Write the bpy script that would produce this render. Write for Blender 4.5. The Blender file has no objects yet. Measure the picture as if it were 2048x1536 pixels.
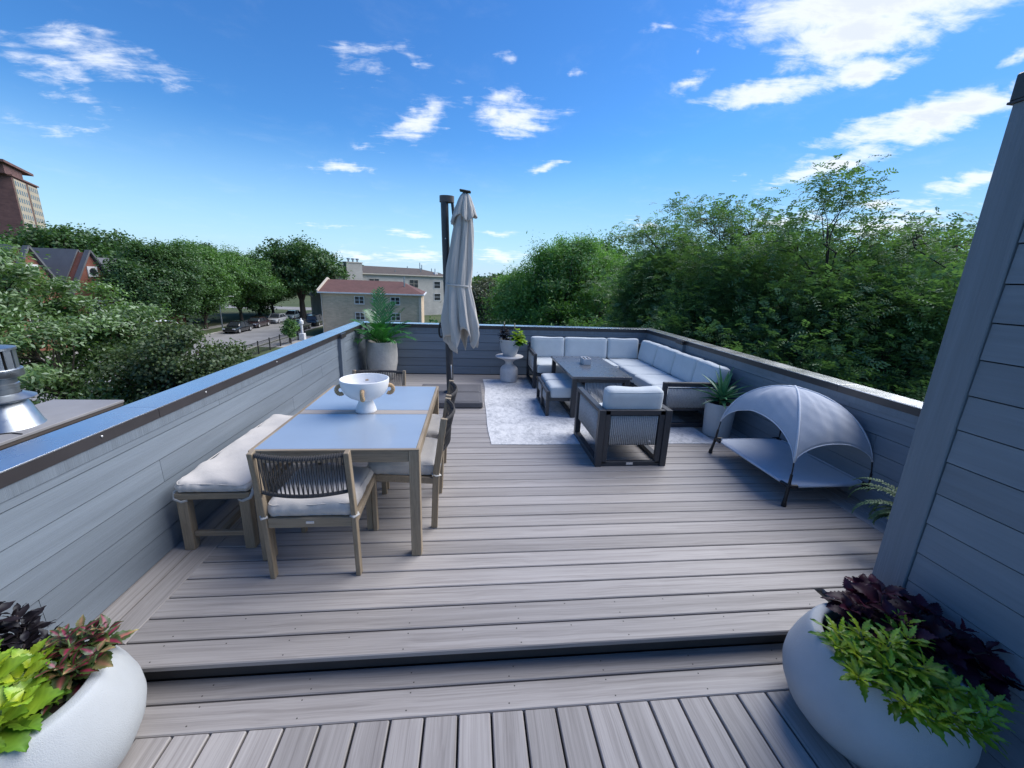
import bpy, bmesh, math, random
import numpy as np
from mathutils import Matrix, Vector, Euler

S = bpy.context.scene
C = S.collection
PI = math.pi
rad = math.radians

# ---------------------------------------------------------------- camera
F_PX = 807.4
PITCH, ROLL, YAW = rad(-14.381), rad(2.0626), rad(-6.09)
CAM_H = 1.76
cam_data = bpy.data.cameras.new('camera')
cam_data.sensor_width = 36.0
cam_data.lens = 36.0 * F_PX / 2048.0
cam_data.clip_start = 0.05
cam_data.clip_end = 4000.0
cam = bpy.data.objects.new('camera', cam_data)
C.objects.link(cam)
cam_rot = (Matrix.Rotation(YAW, 3, 'Z') @ Matrix.Rotation(PITCH, 3, 'X') @ Matrix.Rotation(rad(90), 3, 'X') @ Matrix.Rotation(ROLL, 3, 'Z'))
cam.matrix_world = Matrix.Translation((0, 0, CAM_H)) @ cam_rot.to_4x4()
S.camera = cam

# ---------------------------------------------------------------- light
SUN_AZ, SUN_EL = 70.0, 47.0          # degrees, azimuth clockwise from +Y
SUN_STRENGTH = 2.75
SKY_STRENGTH = 0.090
S.view_settings.view_transform = 'Standard'
S.view_settings.look = 'None'
S.view_settings.gamma = 1.0
S.view_settings.use_curve_mapping = False
S.view_settings.exposure = 1.0

world = bpy.data.worlds.new('World')
S.world = world
world.use_nodes = True


class NT:
    """tiny helper round a node tree"""
    def __init__(self, tree):
        self.t = tree
        tree.nodes.clear()

    def n(self, typ, **kw):
        nd = self.t.nodes.new(typ)
        for k, v in kw.items():
            setattr(nd, k, v)
        return nd

    def link(self, a, b):
        self.t.links.new(a, b)

    def put(self, sock, v):
        if hasattr(v, 'is_output') or isinstance(v, bpy.types.NodeSocket):
            self.link(v, sock)
        else:
            sock.default_value = v

    def m(self, op, a, b=0.0, c=None, clamp=False):
        nd = self.n('ShaderNodeMath', operation=op, use_clamp=clamp)
        self.put(nd.inputs[0], a)
        self.put(nd.inputs[1], b)
        if c is not None:
            self.put(nd.inputs[2], c)
        return nd.outputs[0]

    def vm(self, op, a, b=None):
        nd = self.n('ShaderNodeVectorMath', operation=op)
        self.put(nd.inputs[0], a)
        if b is not None:
            self.put(nd.inputs[1], b)
        return nd.outputs['Value'] if op in ('LENGTH', 'DOT_PRODUCT') else nd.outputs[0]

    def mix(self, f, a, b, mode='MIX'):
        nd = self.n('ShaderNodeMix', data_type='RGBA', blend_type=mode)
        self.put(nd.inputs[0], f)
        self.put(nd.inputs[6], a)
        self.put(nd.inputs[7], b)
        return nd.outputs[2]

    def noise(self, vec, scale, detail=4.0, rough=0.55, dist=0.0, dims='3D', w=None):
        nd = self.n('ShaderNodeTexNoise', noise_dimensions=dims)
        if vec is not None:
            self.link(vec, nd.inputs['Vector'])
        if w is not None:
            self.put(nd.inputs['W'], w)
        nd.inputs['Scale'].default_value = scale
        nd.inputs['Detail'].default_value = detail
        nd.inputs['Roughness'].default_value = rough
        nd.inputs['Distortion'].default_value = dist
        return nd.outputs[0]

    def mapping(self, vec, scale=(1, 1, 1), loc=(0, 0, 0), rot=(0, 0, 0), vt='POINT'):
        nd = self.n('ShaderNodeMapping', vector_type=vt)
        self.put(nd.inputs[0], vec)
        nd.inputs['Location'].default_value = loc
        nd.inputs['Rotation'].default_value = rot
        nd.inputs['Scale'].default_value = scale
        return nd.outputs[0]

    def ramp(self, f, stops):
        nd = self.n('ShaderNodeValToRGB')
        el = nd.color_ramp.elements
        while len(el) < len(stops):
            el.new(0.5)
        for e, (p, c) in zip(el, stops):
            e.position = p
            e.color = (c[0], c[1], c[2], 1.0) if not isinstance(c, (int, float)) else (c, c, c, 1.0)
        self.put(nd.inputs[0], f)
        return nd.outputs[0]

    def maprange(self, v, a, b, c=0.0, d=1.0, smooth=True):
        nd = self.n('ShaderNodeMapRange', interpolation_type='SMOOTHSTEP' if smooth else 'LINEAR')
        self.put(nd.inputs[0], v)
        nd.inputs[1].default_value = a
        nd.inputs[2].default_value = b
        nd.inputs[3].default_value = c
        nd.inputs[4].default_value = d
        return nd.outputs[0]


# clouds seen in the photograph: azimuth, elevation of the middle, half length, half height, tilt (degrees), density
CLOUDS = [(-36.57, 17.94, 7.4, 1.7, -0.6, 0.62), (-39.51, 16.2, 3.0, 1.4, -17.4, 0.6), (-37.06, 13.84, 3.09, 0.78, 8.1, 0.6), (-38.54, 11.82, 3.17, 0.39, 11.3, 0.45), (-13.02, 22.75, 4.46, 1.77, 21.5, 0.62), (-12.77, 22.9, 2.47, 1.45, -33.2, 0.6), (-7.01, 23.73, 2.78, 0.79, -11.9, 0.55), (-5.82, 18.26, 5.7, 1.71, 26.3, 1.0), (4.64, 18.97, 6.23, 1.84, 4.9, 1.0), (3.95, 20.9, 3.4, 1.05, 6.6, 0.8), (-15.57, 12.27, 3.32, 0.69, 4.7, 0.8), (9.77, 14.02, 4.03, 0.53, 14.0, 0.75), (-12.64, 14.53, 2.12, 0.46, 6.5, 0.5), (4.43, 24.37, 1.82, 0.48, 0.5, 0.5), (12.4, 23.11, 1.21, 0.4, -0.8, 0.5), (21.21, 26.63, 1.93, 0.48, 2.0, 0.5), (40.19, 25.43, 12.66, 2.75, -7.4, 1.6), (40.36, 23.42, 6.6, 2.5, -0.3, 1.6), (33.57, 20.05, 6.04, 1.1, -1.6, 1.1), (41.54, 20.27, 5.21, 1.05, -3.1, 1.1), (25.84, 21.87, 2.01, 0.88, 10.5, 0.7), (26.4, 24.26, 0.84, 0.57, 27.4, 0.6), (40.58, 12.66, 5.44, 1.14, 12.8, 1.0), (46.87, 15.46, 6.9, 1.65, 6.2, 1.4), (51.14, 9.91, 2.86, 1.19, 11.1, 1.0), (32.45, 12.31, 1.57, 0.36, -0.5, 0.6), (45.21, 8.6, 2.28, 0.66, 6.2, 0.9), (23.13, 7.08, 2.41, 1.05, -24.8, 0.7), (37.81, 7.31, 3.81, 1.31, 2.0, 0.8), (46.86, 6.79, 6.1, 1.22, 3.4, 0.9), (-8.12, 5.53, 3.29, 0.49, -0.1, 0.7), (-18.33, 5.67, 2.8, 0.34, 2.7, 0.5), (2.6, 6.13, 2.8, 0.38, -0.6, 0.6), (-13.89, 2.23, 4.2, 0.73, 1.1, 0.75), (-7.06, 2.77, 3.84, 0.89, -2.9, 0.85), (4.19, 3.09, 3.36, 1.03, -4.0, 0.95), (52.34, 18.8, 0.71, 0.48, -4.7, 0.7),
          # beyond the frame the same scattered clouds go on
          (66, 20, 9, 2.2, 4, 1.1), (75, 10, 9, 1.6, 3, 1.0), (90, 24, 10, 2.2, 0, 1.0), (110, 14, 9, 1.6, -3, .8), (20, 40, 9, 2.5, 10, .7), (-20, 45, 8, 2.5, -8, .6), (60, 38, 12, 4, 0, .9), (-70, 16, 9, 1.6, 3, .7), (-95, 24, 9, 2, -4, .7), (150, 20, 10, 2, 3, .7), (-140, 18, 10, 2, -3, .7), (180, 32, 10, 2.4, 0, .6)]


def build_world():
    w = NT(world.node_tree)
    sky = w.n('ShaderNodeTexSky', sky_type='NISHITA')
    sky.sun_disc = False
    sky.sun_elevation = rad(SUN_EL)
    sky.sun_rotation = rad(SUN_AZ)
    sky.altitude = 200.0
    sky.air_density = 1.0
    sky.dust_density = 0.15
    sky.ozone_density = 2.0
    tc = w.n('ShaderNodeTexCoord')
    d = w.vm('NORMALIZE', tc.outputs['Generated'])
    sep = w.n('ShaderNodeSeparateXYZ')
    w.link(d, sep.inputs[0])
    az = w.m('MULTIPLY', w.m('ARCTAN2', sep.outputs[0], sep.outputs[1]), 180 / PI)
    el = w.m('MULTIPLY', w.m('ARCSINE', sep.outputs[2]), 180 / PI)
    ce = w.n('ShaderNodeCombineXYZ')
    w.link(az, ce.inputs[0])
    w.link(el, ce.inputs[1])
    ae = ce.outputs[0]
    # noise on a flat cloud deck, so that it draws together towards the horizon
    zz = w.m('ADD', w.m('MAXIMUM', sep.outputs[2], 0.0), 0.12)
    pl = w.n('ShaderNodeCombineXYZ')
    w.link(w.m('DIVIDE', sep.outputs[0], zz), pl.inputs[0])
    w.link(w.m('DIVIDE', sep.outputs[1], zz), pl.inputs[1])
    n1 = w.noise(pl.outputs[0], 2.6, 10.0, 0.66, 0.35)
    n2 = w.noise(w.mapping(pl.outputs[0], rot=(0, 0, rad(28)), scale=(1.0, 2.6, 1.0)), 4.2, 7.0, 0.66, 0.6)
    warp = w.n('ShaderNodeTexNoise')
    w.link(ae, warp.inputs['Vector'])
    warp.inputs['Scale'].default_value = 0.42
    warp.inputs['Detail'].default_value = 4.0
    wv = w.vm('SUBTRACT', warp.outputs['Color'], (0.5, 0.5, 0.5))
    wv2 = w.vm('MULTIPLY', wv, (5.0, 2.0, 0.0))
    aew = w.vm('ADD', ae, wv2)
    best = None
    for (a, e, hl, hh, tilt, den) in CLOUDS:
        k = 1.35
        v = w.mapping(aew, loc=(a, e, 0), rot=(0, 0, rad(tilt)), scale=(hl * k, hh * k, 1.0), vt='TEXTURE')
        ln = w.vm('LENGTH', v)
        g = w.m('MULTIPLY', w.m('SUBTRACT', 1.0, ln), den)
        best = g if best is None else w.m('MAXIMUM', best, g)
    base = w.m('MAXIMUM', best, -0.75)
    nn = w.m('ADD', w.m('MULTIPLY', n1, 0.55), w.m('MULTIPLY', n2, 0.55))
    dens = w.m('ADD', w.m('MULTIPLY', base, 0.62), w.m('SUBTRACT', w.m('MULTIPLY', nn, 1.85), 1.10))
    cl = w.maprange(dens, 0.0, 0.58)
    cl = w.m('MULTIPLY', cl, w.maprange(base, -0.35, 0.25))
    # thin high veil
    veil = w.m('MULTIPLY', w.maprange(n1, 0.5, 0.8), 0.06)
    cl = w.m('MAXIMUM', cl, veil)
    cl = w.m('MULTIPLY', cl, w.maprange(sep.outputs[2], -0.01, 0.03))
    shade = w.maprange(dens, 0.18, 0.75)
    ccol = w.mix(shade, (CLOUD_LIT[0], CLOUD_LIT[1], CLOUD_LIT[2], 1), (CLOUD_DARK[0], CLOUD_DARK[1], CLOUD_DARK[2], 1))
    # deepen the blue: raise the channel ratios, keep the brightest channel
    sc_ = w.n('ShaderNodeSeparateColor')
    w.link(sky.outputs[0], sc_.inputs[0])
    mxc = w.m('MAXIMUM', w.m('MAXIMUM', sc_.outputs[0], sc_.outputs[1]), w.m('MAXIMUM', sc_.outputs[2], 1e-4))
    mxk = w.m('MINIMUM', mxc, 6.6)
    cc_ = w.n('ShaderNodeCombineColor')
    for k in range(3):
        w.link(w.m('MULTIPLY', w.m('POWER', w.m('DIVIDE', sc_.outputs[k], mxc), SKY_GAMMA[k]), mxk), cc_.inputs[k])
    # pale air along the horizon
    hz = w.mix(w.maprange(el, 17.0, 0.0, 0.0, 0.85), cc_.outputs[0], (2.75, 4.25, 6.0, 1.0))
    col = w.mix(cl, hz, ccol)
    bg = w.n('ShaderNodeBackground')
    bg.inputs['Strength'].default_value = SKY_STRENGTH
    w.link(col, bg.inputs['Color'])
    out = w.n('ShaderNodeOutputWorld')
    w.link(bg.outputs[0], out.inputs['Surface'])


SKY_GAMMA = (2.15, 1.80, 1.80)
CLOUD_LIT = (6.6, 6.8, 7.1)
CLOUD_DARK = (4.6, 5.0, 5.6)
build_world()

sun_data = bpy.data.lights.new('sun', 'SUN')
sun_data.energy = SUN_STRENGTH
sun_data.angle = rad(60)
sun_data.color = (1.0, 0.96, 0.90)
sun = bpy.data.objects.new('sun', sun_data)
C.objects.link(sun)
sv = Vector((math.sin(rad(SUN_AZ)) * math.cos(rad(SUN_EL)), math.cos(rad(SUN_AZ)) * math.cos(rad(SUN_EL)), math.sin(rad(SUN_EL))))
sun.rotation_euler = sv.to_track_quat('Z', 'Y').to_euler()
sun.location = sv * 200

# ---------------------------------------------------------------- mesh helpers


class MB:
    def __init__(self):
        self.v = []
        self.f = []

    def add(self, vs, fs):
        o = len(self.v)
        self.v.extend([tuple(p) for p in vs])
        self.f.extend([tuple(i + o for i in q) for q in fs])
        return self

    def convex(self, vs, fs, c=None):
        vs = [Vector(p) for p in vs]
        if c is None:
            c = sum(vs, Vector()) / len(vs)
        out = []
        for q in fs:
            p = [vs[i] for i in q]
            nrm = Vector()
            for i in range(len(p)):
                a, b = p[i], p[(i + 1) % len(p)]
                nrm += a.cross(b)
            mid = sum(p, Vector()) / len(p)
            out.append(q if nrm.dot(mid - c) >= 0 else tuple(reversed(q)))
        return self.add(vs, out)

    def box(self, c, s, ch=0.0, R=None):
        """box, centre c, full size s, optional chamfer, optional 3x3 rotation"""
        c = Vector(c)
        h = [x / 2.0 for x in s]
        if ch <= 0:
            vs = [Vector((sx * h[0], sy * h[1], sz * h[2])) for sx in (-1, 1) for sy in (-1, 1) for sz in (-1, 1)]
            fs = [(0, 1, 3, 2), (4, 6, 7, 5), (0, 4, 5, 1), (2, 3, 7, 6), (0, 2, 6, 4), (1, 5, 7, 3)]
        else:
            ch = min(ch, min(h) * 0.95)
            sg = [(sx, sy, sz) for sx in (-1, 1) for sy in (-1, 1) for sz in (-1, 1)]
            vs = []
            for s3 in sg:
                for a in range(3):
                    vs.append(Vector([s3[i] * (h[i] if i == a else h[i] - ch) for i in range(3)]))
            idx = {s3: i for i, s3 in enumerate(sg)}
            fs = []
            for a in range(3):
                b, d = (a + 1) % 3, (a + 2) % 3
                for s1 in (-1, 1):
                    q = []
                    for (sb, sd) in ((-1, -1), (1, -1), (1, 1), (-1, 1)):
                        t = [0, 0, 0]
                        t[a], t[b], t[d] = s1, sb, sd
                        q.append(idx[tuple(t)] * 3 + a)
                    fs.append(tuple(q))
                for sb in (-1, 1):
                    for sd in (-1, 1):
                        t1 = [0, 0, 0]
                        t2 = [0, 0, 0]
                        t1[a], t1[b], t1[d] = -1, sb, sd
                        t2[a], t2[b], t2[d] = 1, sb, sd
                        i1, i2 = idx[tuple(t1)], idx[tuple(t2)]
                        fs.append((i1 * 3 + b, i2 * 3 + b, i2 * 3 + d, i1 * 3 + d))
            for i in range(8):
                fs.append((i * 3, i * 3 + 1, i * 3 + 2))
        if R is not None:
            vs = [R @ p for p in vs]
        vs = [p + c for p in vs]
        return self.convex(vs, fs, c)

    def bar(self, p0, p1, w, h, ch=0.003, up=(0, 0, 1)):
        """rectangular bar from p0 to p1; h runs along up, w across"""
        p0, p1 = Vector(p0), Vector(p1)
        d = p1 - p0
        x = d.normalized()
        u = Vector(up)
        y = u.cross(x)
        if y.length < 1e-5:
            y = Vector((0, 1, 0)).cross(x)
        if y.length < 1e-5:
            y = Vector((1, 0, 0)).cross(x)
        y.normalize()
        z = x.cross(y)
        R = Matrix((x, y, z)).transposed()
        return self.box((p0 + p1) / 2, (d.length, w, h), ch, R)

    def tube(self, pts, r, n=8, cap=True, flat=None):
        pts = [Vector(p) for p in pts]
        rs = r if isinstance(r, (list, tuple)) else [r] * len(pts)
        ts = []
        for i in range(len(pts)):
            a = pts[max(i - 1, 0)]
            b = pts[min(i + 1, len(pts) - 1)]
            t = (b - a)
            ts.append(t.normalized() if t.length > 1e-9 else Vector((0, 0, 1)))
        ref = Vector((0, 0, 1)) if abs(ts[0].z) < 0.9 else Vector((1, 0, 0))
        y = ref.cross(ts[0]).normalized()
        vs, fs = [], []
        for i, p in enumerate(pts):
            t = ts[i]
            y = (y - t * y.dot(t))
            y = y.normalized() if y.length > 1e-6 else t.orthogonal().normalized()
            z = t.cross(y)
            for k in range(n):
                a = 2 * PI * k / n
                ca, sa = math.cos(a) * rs[i], math.sin(a) * rs[i]
                if flat:
                    sa *= flat
                vs.append(p + y * ca + z * sa)
        for i in range(len(pts) - 1):
            for k in range(n):
                k2 = (k + 1) % n
                fs.append((i * n + k, i * n + k2, (i + 1) * n + k2, (i + 1) * n + k))
        if cap:
            fs.append(tuple(reversed(range(n))))
            fs.append(tuple((len(pts) - 1) * n + k for k in range(n)))
        return self.add(vs, fs)

    def lathe(self, prof, n=32, c=(0, 0, 0), close=True):
        c = Vector(c)
        vs, fs = [], []
        for (r, z) in prof:
            for k in range(n):
                a = 2 * PI * k / n
                vs.append(c + Vector((math.cos(a) * r, math.sin(a) * r, z)))
        for i in range(len(prof) - 1):
            for k in range(n):
                k2 = (k + 1) % n
                fs.append((i * n + k, i * n + k2, (i + 1) * n + k2, (i + 1) * n + k))
        if close:
            if prof[0][0] > 1e-6:
                fs.append(tuple(reversed(range(n))))
            if prof[-1][0] > 1e-6:
                fs.append(tuple((len(prof) - 1) * n + k for k in range(n)))
        return self.add(vs, fs)

    def prism(self, poly, z0, z1):
        """polygon in xy (ccw) between z0 and z1"""
        n = len(poly)
        vs = [(x, y, z0) for x, y in poly] + [(x, y, z1) for x, y in poly]
        fs = [tuple(reversed(range(n))), tuple(range(n, 2 * n))]
        for i in range(n):
            j = (i + 1) % n
            fs.append((i, j, n + j, n + i))
        return self.add(vs, fs)

    def xform(self, M):
        self.v = [tuple(M @ Vector(p)) for p in self.v]
        return self

    def mesh(self, name, m, smooth=None):
        me = bpy.data.meshes.new(name)
        me.from_pydata(self.v, [], self.f)
        finish(me, m, smooth)
        return me

    def build(self, name, m, parent=None, smooth=None, loc=None, rot=None, coll=None):
        return put(name, self.mesh(name, m, smooth), parent, loc, rot)


def finish(me, m, smooth=None):
    me.update()
    if m is not None:
        me.materials.append(m)
    if smooth is not None:
        me.polygons.foreach_set('use_smooth', [True] * len(me.polygons))
        if smooth < 179:
            me.set_sharp_from_angle(angle=rad(smooth))


def put(name, me, parent=None, loc=None, rot=None):
    o = bpy.data.objects.new(name, me)
    C.objects.link(o)
    if parent is not None:
        o.parent = parent
    if loc is not None:
        o.location = loc
    if rot is not None:
        o.rotation_euler = rot
    return o


def np_mesh(name, V, Q, m, smooth=None, attr=None):
    """mesh from numpy arrays: V (n,3), Q (k,4) or (k,3)"""
    me = bpy.data.meshes.new(name)
    V = np.ascontiguousarray(V, dtype=np.float32)
    Q = np.ascontiguousarray(Q, dtype=np.int32)
    k, s = Q.shape
    me.vertices.add(len(V))
    me.vertices.foreach_set('co', V.ravel())
    me.loops.add(k * s)
    me.loops.foreach_set('vertex_index', Q.ravel())
    me.polygons.add(k)
    me.polygons.foreach_set('loop_start', np.arange(0, k * s, s, dtype=np.int32))
    try:
        me.polygons.foreach_set('loop_total', np.full(k, s, dtype=np.int32))
    except Exception:
        pass
    if attr is not None:
        a = me.color_attributes.new('tint', 'FLOAT_COLOR', 'POINT')
        a.data.foreach_set('color', np.ascontiguousarray(attr, dtype=np.float32).ravel())
    me.update(calc_edges=True)
    me.validate()
    if m is not None:
        me.materials.append(m)
    if smooth:
        me.polygons.foreach_set('use_smooth', [True] * len(me.polygons))
    return me


def thing(name, label, cat, loc=(0, 0, 0), rz=0.0, group=None):
    o = bpy.data.objects.new(name, None)
    o.empty_display_size = 0.1
    C.objects.link(o)
    o.location = loc
    o.rotation_euler = (0, 0, rz)
    return tag(o, label, cat, group)


def tag(o, label=None, cat=None, group=None, kind=None):
    if label:
        o['label'] = label
    if cat:
        o['category'] = cat
    if group:
        o['group'] = group
    if kind:
        o['kind'] = kind
    return o


def copy_tree(o, parent=None):
    c = o.copy()
    C.objects.link(c)
    if parent is not None:
        c.parent = parent
    for ch in list(o.children):
        copy_tree(ch, c)
    return c


def polar(az, d):
    return (d * math.sin(rad(az)), d * math.cos(rad(az)))


# ---------------------------------------------------------------- materials
def new_mat(name):
    m = bpy.data.materials.new(name)
    m.use_nodes = True
    t = NT(m.node_tree)
    out = t.n('ShaderNodeOutputMaterial')
    b = t.n('ShaderNodeBsdfPrincipled')
    t.link(b.outputs[0], out.inputs[0])
    return m, t, b


def c4(c):
    return (c[0], c[1], c[2], 1.0)


def plain(name, col, rough=0.5, metal=0.0, var=0.12, scale=6.0, bump=0.0, bscale=80.0, spec=0.5, coat=0.0, rvar=0.08, objvar=0.0):
    """single colour with slow tone variation, roughness variation and optional fine relief"""
    m, t, b = new_mat(name)
    tc = t.n('ShaderNodeTexCoord')
    oi = t.n('ShaderNodeObjectInfo')
    v = t.vm('ADD', tc.outputs['Object'], t.vm('MULTIPLY', oi.outputs['Random'], (37.0, 17.0, 53.0)))
    n = t.noise(v, scale, 5.0, 0.6)
    k = t.maprange(n, 0.25, 0.75, 1.0 - var, 1.0 + var, smooth=False)
    if objvar:
        k = t.m('MULTIPLY', k, t.maprange(oi.outputs['Random'], 0, 1, 1 - objvar, 1 + objvar, smooth=False))
    col_out = t.vm('MULTIPLY', (col[0], col[1], col[2]), k)
    t.link(col_out, b.inputs['Base Color'])
    b.inputs['Metallic'].default_value = metal
    b.inputs['Specular IOR Level'].default_value = spec
    b.inputs['Coat Weight'].default_value = coat
    b.inputs['Coat Roughness'].default_value = 0.12
    n3 = t.noise(v, scale * 2.3, 4.0, 0.6)
    t.link(t.maprange(n3, 0.25, 0.75, rough - rvar, rough + rvar, smooth=False), b.inputs['Roughness'])
    if bump:
        bp = t.n('ShaderNodeBump')
        bp.inputs['Strength'].default_value = bump
        bp.inputs['Distance'].default_value = 0.01
        t.link(t.noise(v, bscale, 5.0, 0.65), bp.inputs['Height'])
        t.link(bp.outputs[0], b.inputs['Normal'])
    return m


def grained(name, c1, c2, c3, along=1.2, across=42.0, rough=0.55, bump=0.25, objvar=0.10, spec=0.4, axis=0, fine=3.2):
    """streaks along one local axis: boards, lumber, embossed siding"""
    m, t, b = new_mat(name)
    tc = t.n('ShaderNodeTexCoord')
    oi = t.n('ShaderNodeObjectInfo')
    off = t.vm('MULTIPLY', oi.outputs['Random'], (91.0, 57.0, 33.0))
    sc = [across, across, across]
    sc[axis] = along
    p = t.vm('ADD', t.vm('MULTIPLY', tc.outputs['Object'], tuple(sc)), off)
    wob = t.noise(t.vm('ADD', tc.outputs['Object'], off), 2.0, 2.0, 0.5)
    p = t.vm('ADD', p, t.vm('MULTIPLY', wob, (0.0, 1.6, 1.6)))
    n1 = t.noise(p, 1.0, 5.0, 0.62)
    n2 = t.noise(t.vm('MULTIPLY', p, (1.7, fine, fine)), 1.0, 3.0, 0.6)
    n0 = t.noise(t.vm('MULTIPLY', p, (0.35, 0.16, 0.16)), 1.0, 3.0, 0.6)
    mixf = t.m('ADD', t.m('MULTIPLY', n1, 0.62), t.m('MULTIPLY', n2, 0.38))
    col = t.ramp(mixf, [(0.28, c1), (0.5, c2), (0.72, c3)])
    tone = t.m('MULTIPLY', t.maprange(oi.outputs['Random'], 0, 1, 1 - objvar, 1 + objvar, smooth=False), t.maprange(n0, 0.3, 0.7, 0.88, 1.12, smooth=False))
    t.link(t.vm('MULTIPLY', col, tone), b.inputs['Base Color'])
    t.link(t.maprange(mixf, 0.2, 0.8, rough + 0.1, rough - 0.08, smooth=False), b.inputs['Roughness'])
    b.inputs['Specular IOR Level'].default_value = spec
    bp = t.n('ShaderNodeBump')
    bp.inputs['Strength'].default_value = bump
    bp.inputs['Distance'].default_value = 0.004
    t.link(mixf, bp.inputs['Height'])
    t.link(bp.outputs[0], b.inputs['Normal'])
    return m


def fabric(name, col, rough=0.9, weave=900.0, var=0.08, bump=0.3, wr=0.25, spec=0.2):
    m, t, b = new_mat(name)
    tc = t.n('ShaderNodeTexCoord')
    oi = t.n('ShaderNodeObjectInfo')
    v = t.vm('ADD', tc.outputs['Object'], t.vm('MULTIPLY', oi.outputs['Random'], (11.0, 7.0, 5.0)))
    n = t.noise(v, 7.0, 4.0, 0.6)
    fine = t.noise(v, 320.0, 2.0, 0.6)
    k = t.m('MULTIPLY', t.maprange(n, 0.25, 0.75, 1 - var, 1 + var, smooth=False), t.maprange(fine, 0.3, 0.7, 0.9, 1.08, smooth=False))
    t.link(t.vm('MULTIPLY', (col[0], col[1], col[2]), k), b.inputs['Base Color'])
    b.inputs['Roughness'].default_value = rough
    b.inputs['Specular IOR Level'].default_value = spec
    b.inputs['Sheen Weight'].default_value = 0.15
    bp = t.n('ShaderNodeBump')
    bp.inputs['Strength'].default_value = bump
    bp.inputs['Distance'].default_value = 0.012
    h = t.m('ADD', t.m('MULTIPLY', t.noise(v, 9.0, 3.0, 0.55, 0.8), wr), t.m('MULTIPLY', fine, 0.12))
    t.link(h, bp.inputs['Height'])
    t.link(bp.outputs[0], b.inputs['Normal'])
    return m


def leaf_mat(name, dark, light, trans=0.35, rough=0.5, use_tint=False, tint_gain=1.0, gloss=0.04):
    m = bpy.data.materials.new(name)
    m.use_nodes = True
    t = NT(m.node_tree)
    out = t.n('ShaderNodeOutputMaterial')
    g = t.n('ShaderNodeNewGeometry')
    rnd = g.outputs['Random Per Island']
    tc = t.n('ShaderNodeTexCoord')
    n = t.noise(tc.outputs['Object'], 0.55, 3.0, 0.6)
    f = t.m('ADD', t.m('MULTIPLY', rnd, 0.55), t.m('MULTIPLY', t.maprange(n, 0.3, 0.7), 0.45))
    col = t.mix(f, c4([x * 0.72 for x in dark]), c4([x * 1.25 for x in light]))
    if use_tint:
        at = t.n('ShaderNodeAttribute', attribute_name='tint')
        col = t.mix(1.0, at.outputs['Color'], t.mix(rnd, (0.75, 0.75, 0.75, 1), (1.15, 1.15, 1.15, 1)), 'MULTIPLY')
    df = t.n('ShaderNodeBsdfDiffuse')
    t.link(col, df.inputs[0])
    tr = t.n('ShaderNodeBsdfTranslucent')
    t.link(t.mix(1.0, col, (1.05, 1.25, 0.6, 1), 'MULTIPLY'), tr.inputs[0])
    mx = t.n('ShaderNodeMixShader')
    mx.inputs[0].default_value = trans
    t.link(df.outputs[0], mx.inputs[1])
    t.link(tr.outputs[0], mx.inputs[2])
    gl = t.n('ShaderNodeBsdfGlossy')
    gl.inputs['Roughness'].default_value = rough
    gl.inputs['Color'].default_value = (0.8, 0.85, 0.9, 1)
    m2 = t.n('ShaderNodeMixShader')
    m2.inputs[0].default_value = gloss
    t.link(mx.outputs[0], m2.inputs[1])
    t.link(gl.outputs[0], m2.inputs[2])
    t.link(m2.outputs[0], out.inputs[0])
    return m


M = {}
M['deck'] = grained('deck_composite', (0.186, 0.168, 0.160), (0.305, 0.283, 0.271), (0.392, 0.368, 0.353), along=0.9, across=46.0, rough=0.50, bump=0.22, objvar=0.13, spec=0.45)
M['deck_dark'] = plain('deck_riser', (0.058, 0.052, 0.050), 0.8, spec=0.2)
M['under'] = plain('deck_underside', (0.02, 0.02, 0.02), 0.9)
SIDING = (0.175, 0.208, 0.245)
M['siding'] = grained('painted_siding', tuple(x * 0.95 for x in SIDING), SIDING, tuple(x * 1.035 for x in SIDING), along=2.6, across=95.0, rough=0.5, bump=0.45, objvar=0.05, spec=0.4)
M['post'] = grained('painted_trim', tuple(x * 0.86 for x in SIDING), tuple(x * 0.92 for x in SIDING), SIDING, along=3.0, across=110.0, rough=0.5, bump=0.9, objvar=0.02, spec=0.4, axis=2)
M['coping'] = plain('bronze_coping', (0.040, 0.036, 0.038), 0.38, metal=0.0, var=0.10, scale=3.0, spec=0.5)
M['coping_top'] = plain('coping_top_sheet', (0.70, 0.72, 0.75), 0.26, metal=0.92, var=0.05, scale=2.0, rvar=0.05)
M['teak'] = grained('weathered_teak', (0.180, 0.138, 0.094), (0.280, 0.220, 0.152), (0.350, 0.285, 0.205), along=5.0, across=120.0, rough=0.62, bump=0.2, objvar=0.08)
M['teak_z'] = grained('weathered_teak_upright', (0.180, 0.138, 0.094), (0.280, 0.220, 0.152), (0.350, 0.285, 0.205), along=5.0, across=120.0, rough=0.62, bump=0.2, objvar=0.08, axis=2)
M['slat'] = grained('pale_slat', (0.30, 0.26, 0.23), (0.40, 0.35, 0.31), (0.46, 0.41, 0.37), along=5.0, across=120.0, rough=0.55, bump=0.2)
M['cream'] = fabric('cream_cushion', (0.56, 0.53, 0.50), var=0.06, bump=0.5, wr=0.6)
M['greycush'] = fabric('grey_cushion', (0.53, 0.57, 0.59), var=0.05, bump=0.35, wr=0.3)
M['rope_dark'] = plain('dark_rope', (0.055, 0.053, 0.055), 0.85, var=0.2, scale=40)
M['rope_grey'] = plain('grey_rope', (0.46, 0.47, 0.48), 0.85, var=0.25, scale=60)
M['charcoal'] = plain('charcoal_metal', (0.040, 0.042, 0.048), 0.45, var=0.1, scale=10, spec=0.5)
M['rope_base'] = plain('umbrella_base', (0.115, 0.112, 0.118), 0.65, var=0.12, scale=6)
M['black'] = plain('black_plastic', (0.012, 0.012, 0.014), 0.4, var=0.15, scale=30)
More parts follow.
